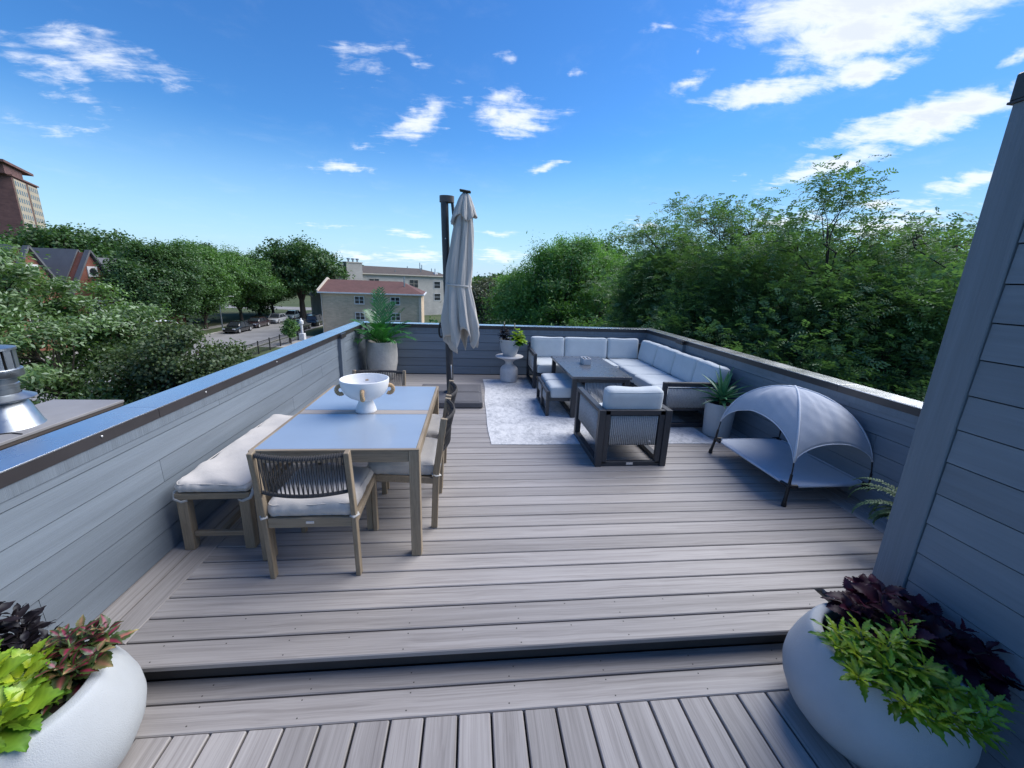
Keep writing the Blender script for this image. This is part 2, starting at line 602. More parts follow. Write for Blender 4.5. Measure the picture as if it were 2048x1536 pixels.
M['tabletop'] = plain('grey_glass_top', (0.27, 0.335, 0.425), 0.34, var=0.05, scale=3, coat=0.35, spec=0.7, rvar=0.04)
M['tabletop_dark'] = plain('dark_table_top', (0.085, 0.092, 0.105), 0.30, var=0.08, scale=5, spec=0.6)
M['ceramic'] = plain('white_ceramic', (0.78, 0.78, 0.78), 0.45, var=0.03, scale=5, spec=0.4)
M['jute'] = plain('jute_wrap', (0.48, 0.33, 0.19), 0.9, var=0.25, scale=60, bump=0.6, bscale=160)
M['planter'] = plain('white_planter', (0.45, 0.475, 0.49), 0.55, var=0.07, scale=5, bump=0.35, bscale=260)
M['concrete'] = plain('pale_concrete', (0.52, 0.50, 0.46), 0.85, var=0.12, scale=9, bump=0.9, bscale=26)
M['marble'] = plain('pale_stone', (0.58, 0.57, 0.57), 0.6, var=0.16, scale=9, bump=0.12, bscale=60)
M['soil'] = plain('potting_soil', (0.035, 0.025, 0.018), 0.95, var=0.5, scale=40, bump=1.0, bscale=90)
M['canopy'] = fabric('taupe_canopy', (0.50, 0.47, 0.43), var=0.05, bump=0.35, wr=0.5)
M['galv'] = plain('galvanised_steel', (0.36, 0.39, 0.42), 0.36, metal=0.9, var=0.12, scale=7, rvar=0.12)
M['brown_metal'] = plain('brown_metal', (0.085, 0.072, 0.066), 0.5, var=0.1, scale=4)
M['roofmembrane'] = plain('grey_membrane', (0.24, 0.235, 0.24), 0.7, var=0.15, scale=3)
M['white_strap'] = plain('pale_strap', (0.48, 0.47, 0.45), 0.8)
M['tag'] = plain('steel_tag', (0.65, 0.65, 0.65), 0.35, metal=0.6)
M['cot_canopy'] = fabric('grey_canopy_cloth', (0.42, 0.455, 0.52), var=0.05, bump=0.2, wr=0.4)
M['cot'] = fabric('grey_cot_cloth', (0.55, 0.60, 0.68), var=0.04, bump=0.15, wr=0.3)
M['bark'] = plain('bark', (0.075, 0.058, 0.045), 0.95, var=0.3, scale=5, bump=0.8, bscale=30)
M['bark_dark'] = plain('dark_bark', (0.030, 0.024, 0.020), 0.95, var=0.3, scale=5, bump=0.6, bscale=30)
# ================================================================ deck, parapets, bulkhead
GZ = -6.30        # street level; the deck top is z = 0
XL, XR, YB = -1.92, 3.41, 7.56
LOW = -0.12       # lower deck level
XBH, YBH = 2.10, 1.588

deck = MB().box(((XL + XR) / 2, (1.66 + YB) / 2, -0.10), (XR - XL, YB - 1.66, 0.15)).build('deck', M['under'])
tag(deck, 'grey composite plank deck with a picture frame border', 'deck', kind='structure')
lower_deck = MB().box(((XL + XBH) / 2, (-1.6 + 1.66) / 2, LOW - 0.10), (XBH - XL, 3.26, 0.15)).build('lower_deck', M['under'])
tag(lower_deck, 'lower grey composite deck landing below the step', 'deck', kind='structure')


def board_mesh(L, W, m0=0.0, m1=0.0, T=0.025, ch=0.0045, mat=None):
    """plank along local x, top at z = 0; m0 / m1 lengthen the +y side at the start / end (mitres)"""
    mb = MB()
    prof = [(-W / 2, -T), (W / 2, -T), (W / 2, -ch), (W / 2 - ch, 0), (-W / 2 + ch, 0), (-W / 2, -ch)]
    k = len(prof)
    vs = []
    for end, mm in ((-1, m0), (1, m1)):
        for (y, z) in prof:
            vs.append((end * L / 2 + end * mm * (y / W + 0.5), y, z))
    fs = [tuple(range(k)), tuple(reversed(range(k, 2 * k)))]
    for i in range(k):
        j = (i + 1) % k
        fs.append((i, k + i, k + j, j))
    mb.convex(vs, fs)
    return mb.mesh('deck_board', mat or M['deck'])


GAP = 0.0088
PITCH = 0.1444
Y0 = 1.888
me_field = board_mesh(3.13 + 1.64, PITCH - GAP)
y = Y0
while y + PITCH < YB + 0.02:
    put('deck_board', me_field, deck, ((3.13 - 1.64) / 2, y + PITCH / 2, 0))
    y += PITCH
# nosing boards along the step and the two border boards on each side, mitred at the left
W = PITCH - GAP
put('deck_board', board_mesh(XBH + 1.64 - 0.002, W, m0=0.0), deck, ((XBH - 1.64) / 2, Y0 - PITCH / 2, 0))
put('deck_board', board_mesh(XBH + 1.776 - 0.002, W), deck, ((XBH - 1.776) / 2, Y0 - 1.5 * PITCH, 0))
put('deck_board', board_mesh(1.2, W), deck, (XBH + 0.66, Y0 - PITCH / 2, 0))
put('deck_board', board_mesh(YB - Y0 + PITCH, W), deck, (-1.64 - PITCH / 2, (YB + Y0 - PITCH) / 2, 0), (0, 0, PI / 2))
put('deck_board', board_mesh(YB - Y0 + 2 * PITCH, W), deck, (-1.64 - 1.5 * PITCH + 0.003, (YB + Y0 - 2 * PITCH) / 2, 0), (0, 0, PI / 2))
put('deck_board', board_mesh(YB - Y0, W), deck, (3.13 + PITCH / 2, (YB + Y0) / 2, 0), (0, 0, PI / 2))
put('deck_board', board_mesh(YB - Y0 + .2, W), deck, (3.13 + 1.5 * PITCH, (YB + Y0) / 2 - .1, 0), (0, 0, PI / 2))
# riser under the nosing
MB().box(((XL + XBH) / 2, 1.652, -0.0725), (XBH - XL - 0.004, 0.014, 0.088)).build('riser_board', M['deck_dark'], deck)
# lower landing: two treads across, then boards running to the viewer
put('deck_board', board_mesh(XBH - XL - 0.006, 0.121 - GAP), lower_deck, ((XL + XBH) / 2, 1.524 + 0.121 / 2, LOW))
put('deck_board', board_mesh(XBH - XL - 0.006, 0.139 - GAP), lower_deck, ((XL + XBH) / 2, 1.385 + 0.139 / 2, LOW))
me_low = board_mesh(2.9, 0.147 - 0.0095)
x = -0.628 - 0.147 * 9
while x < XBH - 0.02:
    if x > XL - 0.05:
        put('deck_board', me_low, lower_deck, (x + 0.0735, 1.385 - 0.002 - 1.45, LOW), (0, 0, PI / 2))
    x += 0.147
# screw heads in the step boards
scr = MB()
rs = random.Random(3)
for k in range(13):
    sx = -1.45 + k * 0.285
    for (yy, zz) in ((1.63, 0), (1.715, 0), (1.775, 0), (1.86, 0)):
        if k % 2 == 0 or yy in (1.715, 1.86):
            scr.lathe([(0.0034, 0.0002), (0.0034, 0.0006), (0.0001, 0.0003)], 8, (sx + rs.uniform(-.01, .01), yy + rs.uniform(-.006, .006), zz), False)
scr.build('screw_heads', M['deck_dark'], deck)['kind'] = 'stuff'
scr = MB()
for k in range(7):
    sx = -1.2 + k * 0.47
    for yy in (1.42, 1.50, 1.55, 1.60):
        scr.lathe([(0.0034, 0.0002), (0.0034, 0.0006), (0.0001, 0.0003)], 8, (sx + rs.uniform(-.02, .02), yy, LOW), False)
scr.build('screw_heads', M['deck_dark'], lower_deck)['kind'] = 'stuff'

REV = 0.152


def siding_mesh(L, h=REV, lap=0.02):
    """one lap siding plank: local x along, outer face towards -y, bottom edge at z = 0"""
    mb = MB()
    prof = [(-0.017, 0.0), (-0.006, 0.0), (-0.002, h + lap), (-0.006, h + lap), (-0.0175, 0.0015)]
    prof = [(-0.016, 0.0055), (-0.0, 0.0055), (-0.0, h), (-0.0115, h), (-0.0145, 0.012)][:4]
    vs = [(e * L / 2, y, z) for e in (-1, 1) for (y, z) in prof]
    fs = [(0, 1, 2, 3), (7, 6, 5, 4), (0, 4, 5, 1), (1, 5, 6, 2), (2, 6, 7, 3), (3, 7, 4, 0)]
    mb.convex(vs, fs)
    return mb.mesh('siding_board', M['siding'])


_sid = {}


def siding_run(parent, p0, p1, z0, courses, joints, gap=0.0025, top=None):
    """lap siding between two plan points (outer face to the right of p0->p1 turned -90: local -y)"""
    p0, p1 = Vector(p0), Vector(p1)
    d = (p1 - p0)
    L = d.length
    a = math.atan2(d.y, d.x)
    u = d / L
    for c in range(courses):
        js = [0.0] + sorted(joints[c % len(joints)]) + [L]
        for s, e in zip(js, js[1:]):
            ln = round(e - s - gap, 4)
            h = REV if top is None or c < courses - 1 else top
            key = (ln, h)
            if key not in _sid:
                _sid[key] = siding_mesh(ln, h, 0.02 if h == REV else 0.0)
            q = p0 + u * ((s + e) / 2)
            put('siding_board', _sid[key], parent, (q.x, q.y, z0 + c * REV), (0, 0, a))


def coping_piece(parent, p0, p1, w=0.215, z=0.93, h=0.065):
    """metal coping: dark skirt boards on both sides and a bright top sheet"""
    p0, p1 = Vector((p0[0], p0[1], 0)), Vector((p1[0], p1[1], 0))
    d = p1 - p0
    L = d.length
    a = math.atan2(d.y, d.x)
    mb = MB()
    for s in (-1, 1):
        mb.box((L / 2, s * (w / 2 - 0.003), -h / 2 - 0.002), (L, 0.006, h - 0.004), 0.001)
    sk = MB().box((L / 2, 0, -h / 2 - 0.001), (L, w, h - 0.004), 0.002).build('coping', M['coping'], parent, loc=(p0.x, p0.y, z), rot=(0, 0, a))
    MB().box((L / 2, 0, 0.0005), (L, w + 0.004, 0.007), 0.0007).build('top_sheet', M['coping_top'], sk)
    return sk


def seam(parent, p, rz, z=0.93, w=0.219):
    return
    MB().box((0, 0, 0.0), (0.012, w + 0.003, 0.006), 0.002).build('seam_cover', M['coping_top'], parent, loc=(p[0], p[1], z + 0.0025), rot=(0, 0, rz))
    for s in (-1, 1):
        pass


def core(parent, c, s):
    MB().box(c, s).build('wall_core', M['under'], parent)


# ---- left parapet (faces +x)
wl = thing('parapet_wall', 'long grey lap-sided parapet behind the bench with bronze coping', 'wall', (0, 0, 0))
core(wl, (-2.00, (YB + -1.6) / 2, 0.36), (0.158, YB + 1.6, 0.99))
# plan direction so that local -y points to +x: walk from far to near (a = -90 deg -> local -y = -x) so walk near to far
siding_run(wl, (XL, -1.6), (XL, 5.985), -0.0, 6, [[1.9, 5.6], [3.3, 6.55], [2.6, 6.0], [4.1, 6.9], [2.95, 6.3], [4.75, 7.0]], top=None)
siding_run(wl, (XL, 6.175), (XL, YB), -0.0, 6, [[]])
for s, e in ((-1.6, 5.985), (6.175, YB)):
    MB().box((XL + 0.004, (s + e) / 2, 0.836), (0.030, e - s - 0.004, 0.062), 0.002).build('trim_board', M['post'], wl)
MB().box((XL + 0.020, 6.08, 0.429), (0.085, 0.185, 0.866), 0.004).build('pilaster', M['post'], wl)
for s, e in ((-1.6, 2.55), (2.552, 5.60), (5.602, 6.07), (6.072, YB + .22)):
    coping_piece(wl, (-2.002, s), (-2.002, e), 0.213 if s < 6 else 0.2132)
MB().box((XL + 0.068, 6.08, 0.8975), (0.03, 0.215, 0.064), 0.003).build('coping_return', M['coping'], wl)
for yy in (2.55, 5.60, 6.07):
    seam(wl, (-2.002, yy), PI / 2)
for yy in (2.15, 3.0, 4.1):
    MB().lathe([(0.006, 0), (0.006, 0.003), (0.0035, 0.005)], 8).xform(Matrix.Rotation(PI / 2, 4, 'Y')).build('screw', M['tag'], wl, loc=(-1.8945, yy, 0.905))

MB().box((XL + 0.006, 0.02, LOW + 0.062), (0.014, 3.22, 0.115), 0.002).build('kick_board', M['post'], wl)

# ---- back parapet (faces -y)
wb = thing('parapet_wall', 'far lap-sided parapet behind the umbrella, side table and sofa', 'wall', (0, 0, 0))
core(wb, ((XL + XR) / 2, YB + 0.08, 0.36), (XR - XL + 0.3, 0.158, 0.99))
siding_run(wb, (XL, YB), (XR, YB), 0.0, 6, [[2.3], [3.0], [1.55, 4.9], [2.45], [3.4], [1.9, 4.4]])
MB().box(((XL + XR) / 2, YB - 0.004, 0.836), (XR - XL - 0.02, 0.030, 0.062), 0.002).build('trim_board', M['post'], wb)
for s, e in ((XL + 0.025, 0.9), (0.902, XR - .02)):
    coping_piece(wb, (s, YB + 0.082), (e, YB + 0.082))
seam(wb, (0.9, YB + 0.082), 0)

# ---- right parapet (faces -x)
wr = thing('parapet_wall', 'shaded blue-grey lap-sided parapet behind the dog bed and sofa', 'wall', (0, 0, 0))
core(wr, (XR + 0.08, (YB + 1.55) / 2, 0.36), (0.158, YB - 1.55, 0.99))
siding_run(wr, (XR, 6.06), (XR, 1.55), 0.0, 6, [[1.3], [2.6], [0.9], [3.2], [1.8], [2.9]])
siding_run(wr, (XR, YB), (XR, 6.25), 0.0, 6, [[]])
MB().box((XR - 0.004, (1.55 + 6.06) / 2, 0.836), (0.030, 4.5, 0.062), 0.002).build('trim_board', M['post'], wr)
MB().box((XR - 0.004, (6.25 + YB) / 2, 0.836), (0.030, YB - 6.25 - .04, 0.062), 0.002).build('trim_board', M['post'], wr)
MB().box((XR - 0.020, 6.155, 0.429), (0.085, 0.185, 0.866), 0.004).build('pilaster', M['post'], wr)
for s, e in ((1.55, 3.3), (3.302, 6.155), (6.157, YB + .22)):
    coping_piece(wr, (XR + 0.082, s), (XR + 0.082, e))
MB().box((XR - 0.068, 6.155, 0.8975), (0.03, 0.215, 0.064), 0.003).build('coping_return', M['coping'], wr)
for yy in (3.3, 6.156):
    seam(wr, (XR + 0.082, yy), PI / 2)
MB().tube([(XR - 0.09, 6.03, 0.915), (XR - 0.115, 6.03, 0.915), (XR - 0.115, 6.03, 0.885), (XR - 0.095, 6.03, 0.88)], 0.006, 6).build('hook', M['black'], wr)

# ---- roof access bulkhead on the right
bh = thing('stair_bulkhead', 'tall dark blue-grey sided stair bulkhead with corner board', 'bulkhead', (0, 0, 0))
core(bh, (XBH + 0.75, (-1.6 + YBH) / 2, 1.18), (1.46, YBH + 1.56, 2.66))
siding_run(bh, (XBH, YBH - 0.149), (XBH, -1.6), -0.166, 18, [[]], top=0.10)
siding_run(bh, (XBH + 1.5, YBH), (XBH + 0.1, YBH), -0.014, 17, [[]])
MB().box((XBH - 0.004, YBH - 0.0735, 1.19), (0.040, 0.147, 2.60), 0.004).build('corner_board', M['post'], bh)
MB().box((XBH + 0.067, YBH - 0.010, 1.19), (0.10, 0.030, 2.60), 0.004).build('corner_board', M['post'], bh)
MB().box((XBH + 0.745, (-1.6 + YBH + 0.012) / 2, 2.545), (1.55, YBH + 1.612, 0.10), 0.006).build('roof_cap', M['coping'], bh)
MB().prism([(XBH - 0.034, -1.7), (XBH + 1.5, -1.7), (XBH + 1.5, YBH + 0.012), (XBH - 0.034, YBH + 0.012)], 2.488, 2.496).build('drip_edge', M['coping'], bh)

# body of the house below the deck
house = thing('house', 'grey sided house carrying the roof deck', 'house', (0, 0, 0))
MB().box(((XL + XR) / 2 + 0.2, 2.9, (GZ - 0.14) / 2 - 0.12), (XR - XL + .18, 9.46, -GZ - 0.16 - .12 + .2)).build('wall', M['siding'], house)

# neighbouring chimney chase with a flue
chase = thing('chimney_chase', 'brown metal box chase beyond the left parapet carrying a flue vent', 'chimney chase', (-2.95, 1.6, 0))
MB().box((0, 0.05, 0.20), (0.47, 3.30, 1.06)).build('body', M['brown_metal'], chase)
MB().box((0, 0.05, 0.738), (0.50, 3.33, 0.02), 0.003).build('top_sheet', M['roofmembrane'], chase)
MB().box((0, 0.05, 0.716), (0.49, 3.32, 0.022), 0.002).build('drip_edge', M['brown_metal'], chase)
MB().tube([(-0.02, 1.02, 0.752), (0.03, 0.93, 0.751), (0.16, 1.0, 0.751), (0.24, 0.98, 0.751)], 0.004, 5).build('sealant', M['under'], chase)
vent = thing('flue_vent', 'shiny galvanised flue vent with cone flashing on the brown chase', 'vent', (-2.945, 2.73, 0.748))
MB().lathe([(0.175, 0.0), (0.17, 0.006), (0.118, 0.165), (0.112, 0.17)], 40, close=False).build('flashing', M['galv'], vent, smooth=40)
MB().lathe([(0.106, 0.16), (0.160, 0.180), (0.163, 0.186), (0.104, 0.215)], 40, close=False).build('storm_collar', M['galv'], vent, smooth=40)
MB().lathe([(0.098, 0.12), (0.098, 0.25), (0.104, 0.255), (0.104, 0.275), (0.098, 0.28), (0.098, 0.33)], 40, close=False).build('pipe', M['galv'], vent, smooth=40)
cap = MB()
cap.lathe([(0.100, 0.318), (0.132, 0.322), (0.135, 0.326), (0.135, 0.368), (0.131, 0.372), (0.10, 0.372)], 40, close=False)
cap.build('cap_ring', M['galv'], vent, smooth=40)
cap = MB()
for k in range(14):
    a = 2 * PI * k / 14
    R = Matrix.Rotation(a, 3, 'Z')
    cap.box(R @ Vector((0.118, 0, 0.43)), (0.004, 0.040, 0.125), 0, R)
cap.build('louvres', M['galv'], vent)
MB().lathe([(0.085, 0.372), (0.085, 0.49)], 24, close=False).build('inner_sleeve', M['under'], vent)
MB().lathe([(0.128, 0.488), (0.128, 0.502), (0.10, 0.508), (0.0001, 0.514)], 40, close=False).build('cap_lid', M['galv'], vent, smooth=40)
# ================================================================ furniture


def cushion_mesh(w, d, h, m, r=None, crown=0.02, seed=0, wrinkle=0.004, n=(12, 12, 5), sag=0.0, pipe=True, side_bulge=0.0, dent=0.007, ruffle=0.0):
    """soft box, centred in x / y, bottom at z = 0"""
    rnd = np.random.RandomState(seed)
    r = r if r is not None else min(h * 0.42, 0.05)
    nx, ny, nz = n
    mb = MB()

    def param(k, half):
        # denser near the rounded ends
        t = np.linspace(-1, 1, k + 1)
        return half * np.sign(t) * (1 - (1 - np.abs(t)) ** 1.7)
    hx, hy, hz = w / 2, d / 2, h / 2
    xs, ys, zs = param(nx, hx), param(ny, hy), param(nz, hz)
    ph = rnd.uniform(0, 6.28, 8)
    dents = [(rnd.uniform(-.5, .5), rnd.uniform(-.5, .5), rnd.uniform(.10, .2), dent * rnd.uniform(.4, 1)) for _ in range(3)] if dent else []
    fr = rnd.uniform(7, 22, 8)

    def warp(p):
        q = np.clip(p, [-hx + r, -hy + r, -hz + r], [hx - r, hy - r, hz - r])
        dlt = p - q
        ln = np.linalg.norm(dlt)
        if ln > 1e-9:
            p = q + dlt / ln * r
        u, v = p[0] / hx, p[1] / hy
        f = max(0, (1 - u * u)) * max(0, (1 - v * v))
        s = 1 if p[2] > 0 else -0.3
        z = p[2] + s * crown * f ** 0.6 - sag * f
        wz = wrinkle * (math.sin(fr[0] * p[0] + ph[0]) * math.sin(fr[1] * p[1] + ph[1]) + 0.6 * math.sin(fr[2] * p[0] + fr[3] * p[1] + ph[2]))
        for (du, dv, dr, dd) in dents:
            if p[2] > 0:
                z -= dd * math.exp(-(((p[0] - du * hx) ** 2 + (p[1] - dv * hy) ** 2) / dr ** 2))
        edge = (abs(u) ** 6 + abs(v) ** 6)
        side = 1 - min(1, abs(p[2]) / hz)
        px = p[0] + side * side_bulge * u * abs(u) ** 3 + wrinkle * 0.9 * side * math.sin(fr[4] * 2.2 * p[1] + ph[4]) * u
        py = p[1] + side * side_bulge * v * abs(v) ** 3 + wrinkle * 0.9 * side * math.sin(fr[5] * 2.2 * p[0] + ph[5]) * v
        if ruffle:
            rf_ = ruffle * side ** 0.5
            px += rf_ * math.sin(95 * p[1] + 3 * math.sin(17 * p[1] + ph[4])) * abs(u) ** 4 * math.copysign(1, u)
            py += rf_ * math.sin(95 * p[0] + 3 * math.sin(17 * p[0] + ph[5])) * abs(v) ** 4 * math.copysign(1, v)
        if p[2] > 0:
            z += wz + wrinkle * 0.8 * edge * math.sin(30 * (p[0] + p[1]) + ph[6])
        return (px, py, z + hz)
    grids = []
    for (A, B, fixed) in (((0, xs), (1, ys), (2, hz)), ((0, xs), (1, ys), (2, -hz)), ((0, xs), (2, zs), (1, hy)), ((0, xs), (2, zs), (1, -hy)), ((1, ys), (2, zs), (0, hx)), ((1, ys), (2, zs), (0, -hx))):
        vs, fs = [], []
        for a in A[1]:
            for b in B[1]:
                p = np.zeros(3)
                p[A[0]], p[B[0]], p[fixed[0]] = a, b, fixed[1]
                vs.append(warp(p))
        nb = len(B[1])
        sgn = fixed[1] > 0
        flip = {2: False, 1: True, 0: False}[fixed[0]]
        for i in range(len(A[1]) - 1):
            for j in range(nb - 1):
                q = (i * nb + j, (i + 1) * nb + j, (i + 1) * nb + j + 1, i * nb + j + 1)
                fs.append(q if (sgn != flip) else tuple(reversed(q)))
        mb.add(vs, fs)
    me = mb.mesh('cushion', None)
    bm = bmesh.new()
    bm.from_mesh(me)
    bmesh.ops.remove_doubles(bm, verts=bm.verts, dist=1e-5)
    bm.to_mesh(me)
    bm.free()
    finish(me, m, 180)
    if pipe:
        pbs = []
        for zt in ((hz - r * 0.30), (-hz + r * 0.30)):
            pts = []
            for k in range(49):
                a = 2 * PI * k / 48
                cx, sx = math.cos(a), math.sin(a)
                e = 0.16
                x = hx * math.copysign(abs(cx) ** e, cx)
                y = hy * math.copysign(abs(sx) ** e, sx)
                p = np.array(warp(np.array([np.clip(x, -hx, hx), np.clip(y, -hy, hy), zt])))
                pts.append((p[0] * 1.002, p[1] * 1.002, p[2]))
            pbs.append(MB().tube(pts, 0.0035, 5, cap=False).mesh('piping', m, 180))
        return me, pbs
    return me, None


def add_cushion(name, parent, loc, w, d, h, m, rot=(0, 0, 0), **kw):
    me, pp = cushion_mesh(w, d, h, m, **kw)
    o = put(name, me, parent, loc, rot)
    for q in pp or ():
        put('piping', q, o)
    return o


# ---------------------------------------------------------------- dining table
TX0, TX1, TY0, TY1, TH = -1.285, -0.305, 2.315, 3.825, 0.745
tcx, tcy = (TX0 + TX1) / 2, (TY0 + TY1) / 2
tw, tl = TX1 - TX0, TY1 - TY0
dt = thing('dining_table', 'teak framed dining table with two grey glazed top panels', 'table', (tcx, tcy, 0))
for sx in (-1, 1):
    for sy in (-1, 1):
        MB().box((sx * (tw / 2 - 0.032), sy * (tl / 2 - 0.032), (TH - 0.008) / 2), (0.064, 0.064, TH - 0.008), 0.003).build('leg', M['teak_z'], dt)
for sy in (-1, 1):
    MB().box((0, sy * (tl / 2 - 0.022), TH - 0.046), (tw - 0.130, 0.034, 0.072), 0.003).build('apron', M['teak'], dt)
for sx in (-1, 1):
    MB().box((0, 0, 0), (tl - 0.130, 0.034, 0.072), 0.003).build('apron', M['teak'], dt, loc=(sx * (tw / 2 - 0.022), 0, TH - 0.046), rot=(0, 0, PI / 2))
for sy in (-1, 1):
    MB().box((0, sy * (tl / 2 - 0.0105), TH - 0.004), (tw, 0.021, 0.012), 0.002).build('edge_rail', M['teak'], dt)
for sx in (-1, 1):
    MB().box((0, 0, 0), (tl - 0.043, 0.021, 0.012), 0.002).build('edge_rail', M['teak'], dt, loc=(sx * (tw / 2 - 0.0105), 0, TH - 0.004), rot=(0, 0, PI / 2))
ymid = 2.985 - tcy
y_a, y_b = -tl / 2 + 0.022, tl / 2 - 0.022
MB().box((0, (y_a + ymid - 0.006) / 2, TH - 0.003), (tw - 0.045, ymid - 0.006 - y_a, 0.010), 0.002).build('top_panel', M['tabletop'], dt)
MB().box((0, (ymid + 0.098 + y_b) / 2, TH - 0.003), (tw - 0.045, y_b - ymid - 0.098, 0.010), 0.002).build('top_panel', M['tabletop'], dt)
MB().box((0, ymid + 0.048, TH - 0.003), (tw - 0.045, 0.092, 0.009), 0.002).build('leaf_slat', M['slat'], dt)

# ---------------------------------------------------------------- footed bowl with wrapped ring handles
bowl = thing('footed_bowl', 'white footed bowl with four rope wrapped ring handles on the dining table', 'bowl', (-0.795, 3.055, TH + 0.002))
prof = [(0.075, 0.0), (0.078, 0.004), (0.072, 0.03), (0.055, 0.075), (0.050, 0.092), (0.075, 0.101), (0.115, 0.120), (0.148, 0.150), (0.168, 0.188), (0.176, 0.225), (0.178, 0.252), (0.1775, 0.258), (0.173, 0.260), (0.168, 0.257), (0.166, 0.235), (0.158, 0.195), (0.135, 0.155), (0.098, 0.130), (0.045, 0.118), (0.0001, 0.116)]
# finer profile
fp = []
for (a, b), (c, d2) in zip(prof, prof[1:]):
    for k in range(2):
        fp.append((a + (c - a) * k / 2, b + (d2 - b) * k / 2))
fp.append(prof[-1])
MB().lathe(fp, 56).build('basin', M['ceramic'], bowl, smooth=50)
for ang in (rad(188), rad(8), rad(-82), rad(98)):
    h = MB()
    n = 40
    pts = []
    rads = []
    for k in range(n + 1):
        a = rad(-122 + 244 * k / n)
        pts.append((0.028 * math.cos(a), 0, 0.031 * math.sin(a)))
        rads.append(0.0150 + 0.0018 * math.cos(a * 18))
    h.tube(pts, rads, 10, cap=True)
    rr = 0.176
    h.build('ring_handle', M['jute'], bowl, smooth=180, loc=(math.cos(ang) * rr, math.sin(ang) * rr, 0.172), rot=(0, 0, ang))

# ---------------------------------------------------------------- dining chairs


def make_chair():
    t = thing('dining_chair', 'x', 'chair', (0, 0, 0), 0, 'teak and rope dining chairs round the table')
    hw = 0.245
    for s in (-1, 1):
        x = s * hw
        lg = MB()
        prev = [(x, -0.215, 0.0), (x, -0.232, 0.43), (x, -0.290, 0.835)]
        lg.bar(prev[0], prev[1], 0.028, 0.045, 0.003, up=(0, 1, 0))
        lg.bar((x, -0.2315, 0.425), prev[2], 0.028, 0.045, 0.003, up=(0, 1, 0))
        lg.build('back_leg', M['teak_z'], t)
        MB().box((x, 0.235, 0.215), (0.030, 0.040, 0.43), 0.003).build('front_leg', M['teak_z'], t)
        MB().bar((x, -0.215, 0.375), (x, 0.218, 0.405), 0.024, 0.048, 0.003).build('side_rail', M['teak'], t)
    MB().box((0, 0.235, 0.390), (2 * hw - 0.031, 0.026, 0.048), 0.003).build('front_rail', M['teak'], t)
    bk = MB().box((0, -0.231, 0.375), (2 * hw - 0.029, 0.026, 0.060), 0.003).build('back_rail', M['teak'], t)
    MB().box((0, -0.2455, 0.378), (0.045, 0.004, 0.016), 0.006).build('maker_plate', M['tag'], bk)
    MB().box((0, 0.0, 0.395), (2 * hw - 0.05, 0.40, 0.014)).build('seat_board', M['teak'], t)
    # woven back: cords between two bowed rails
    def bow(u, z):
        base = -0.232 - (z - 0.43) / 0.405 * 0.058
        return base - 0.055 * (1 - u * u)
    for z in (0.815, 0.580):
        MB().tube([(u * (hw - 0.012), bow(u, z), z) for u in np.linspace(-1, 1, 13)], 0.011, 8).build('back_crossbar', M['rope_dark'], t, smooth=60)
    cords = MB()
    N = 38
    for k in range(N):
        u = -0.955 + 1.91 * k / (N - 1)
        x = u * (hw - 0.012)
        off = -0.010 if k % 2 else 0.010
        p0 = (x - 0.003, bow(u, 0.580) - off, 0.580)
        p1 = (x + 0.003, bow(u, 0.815) + off, 0.815)
        cords.tube([p0, p1], 0.0031, 5, cap=False)
        cords.tube([(x, bow(u, .815) - 0.0125, 0.807), (x, bow(u, .815) - 0.006, 0.8275), (x, bow(u, .815) + 0.006, 0.8275), (x, bow(u, .815) + 0.0125, 0.807)], 0.0036, 5, cap=False)
    c = cords.build('back_cords', M['rope_dark'], t, smooth=180)
    c['kind'] = 'stuff'
    cu = add_cushion('seat_cushion', t, (0, 0.005, 0.402), 0.475, 0.475, 0.100, M['cream'], crown=0.026, seed=5, wrinkle=0.006, r=0.036, n=(30, 30, 8), side_bulge=0.008, ruffle=0.0045, dent=0.012)
    for s in (-1, 1):
        MB().tube([(s * 0.222, -0.205, 0.028), (s * 0.252, -0.215, 0.020), (s * 0.268, -0.238, 0.016), (s * 0.25, -0.268, 0.016), (s * 0.225, -0.25, 0.018)], 0.009, 6, flat=0.45).build('tie_strap', M['white_strap'], cu, smooth=180)
    return t


ch = make_chair()
ch.location = (-0.905, 2.385, 0)
ch['label'] = 'teak and rope chair at the near end of the table, its woven back towards us'
spots = [((-0.465, 2.875, 0), PI / 2, 'nearer of the two teak rope-back chairs along the open side of the table'),
         ((-0.465, 3.455, 0), PI / 2, 'farther of the two side chairs, between table and umbrella base'),
         ((-0.915, 3.80, 0), PI, 'teak rope-back chair at the far end of the table, behind the bowl')]
for loc, rz, lab in spots:
    o = copy_tree(ch)
    o.location = loc
    o.rotation_euler = (0, 0, rz)
    o['label'] = lab

# ---------------------------------------------------------------- bench
BX0, BX1, BY0, BY1 = -1.825, -1.385, 2.44, 3.76
bx, by = (BX0 + BX1) / 2, (BY0 + BY1) / 2
bn = thing('dining_bench', 'teak bench with a long cream cushion along the left wall', 'bench', (bx, by, 0))
bw, bl = BX1 - BX0, BY1 - BY0
for sx in (-1, 1):
    for sy in (-1, 1):
        MB().box((sx * (bw / 2 - 0.036), sy * (bl / 2 - 0.034), 0.182), (0.062, 0.058, 0.364), 0.003).build('leg', M['teak_z'], bn)
for sy in (-1, 1):
    MB().box((0, sy * (bl / 2 - 0.02), 0.384), (bw, 0.036, 0.040), 0.003).build('seat_rail', M['teak'], bn)
    MB().box((0, sy * (bl / 2 - 0.036), 0.105), (bw - 0.135, 0.030, 0.034), 0.003).build('end_stretcher', M['teak'], bn)
for sx in (-1, 1):
    MB().box((0, 0, 0), (bl - 0.078, 0.036, 0.040), 0.003).build('seat_rail', M['teak'], bn, loc=(sx * (bw / 2 - 0.019), 0, 0.384), rot=(0, 0, PI / 2))
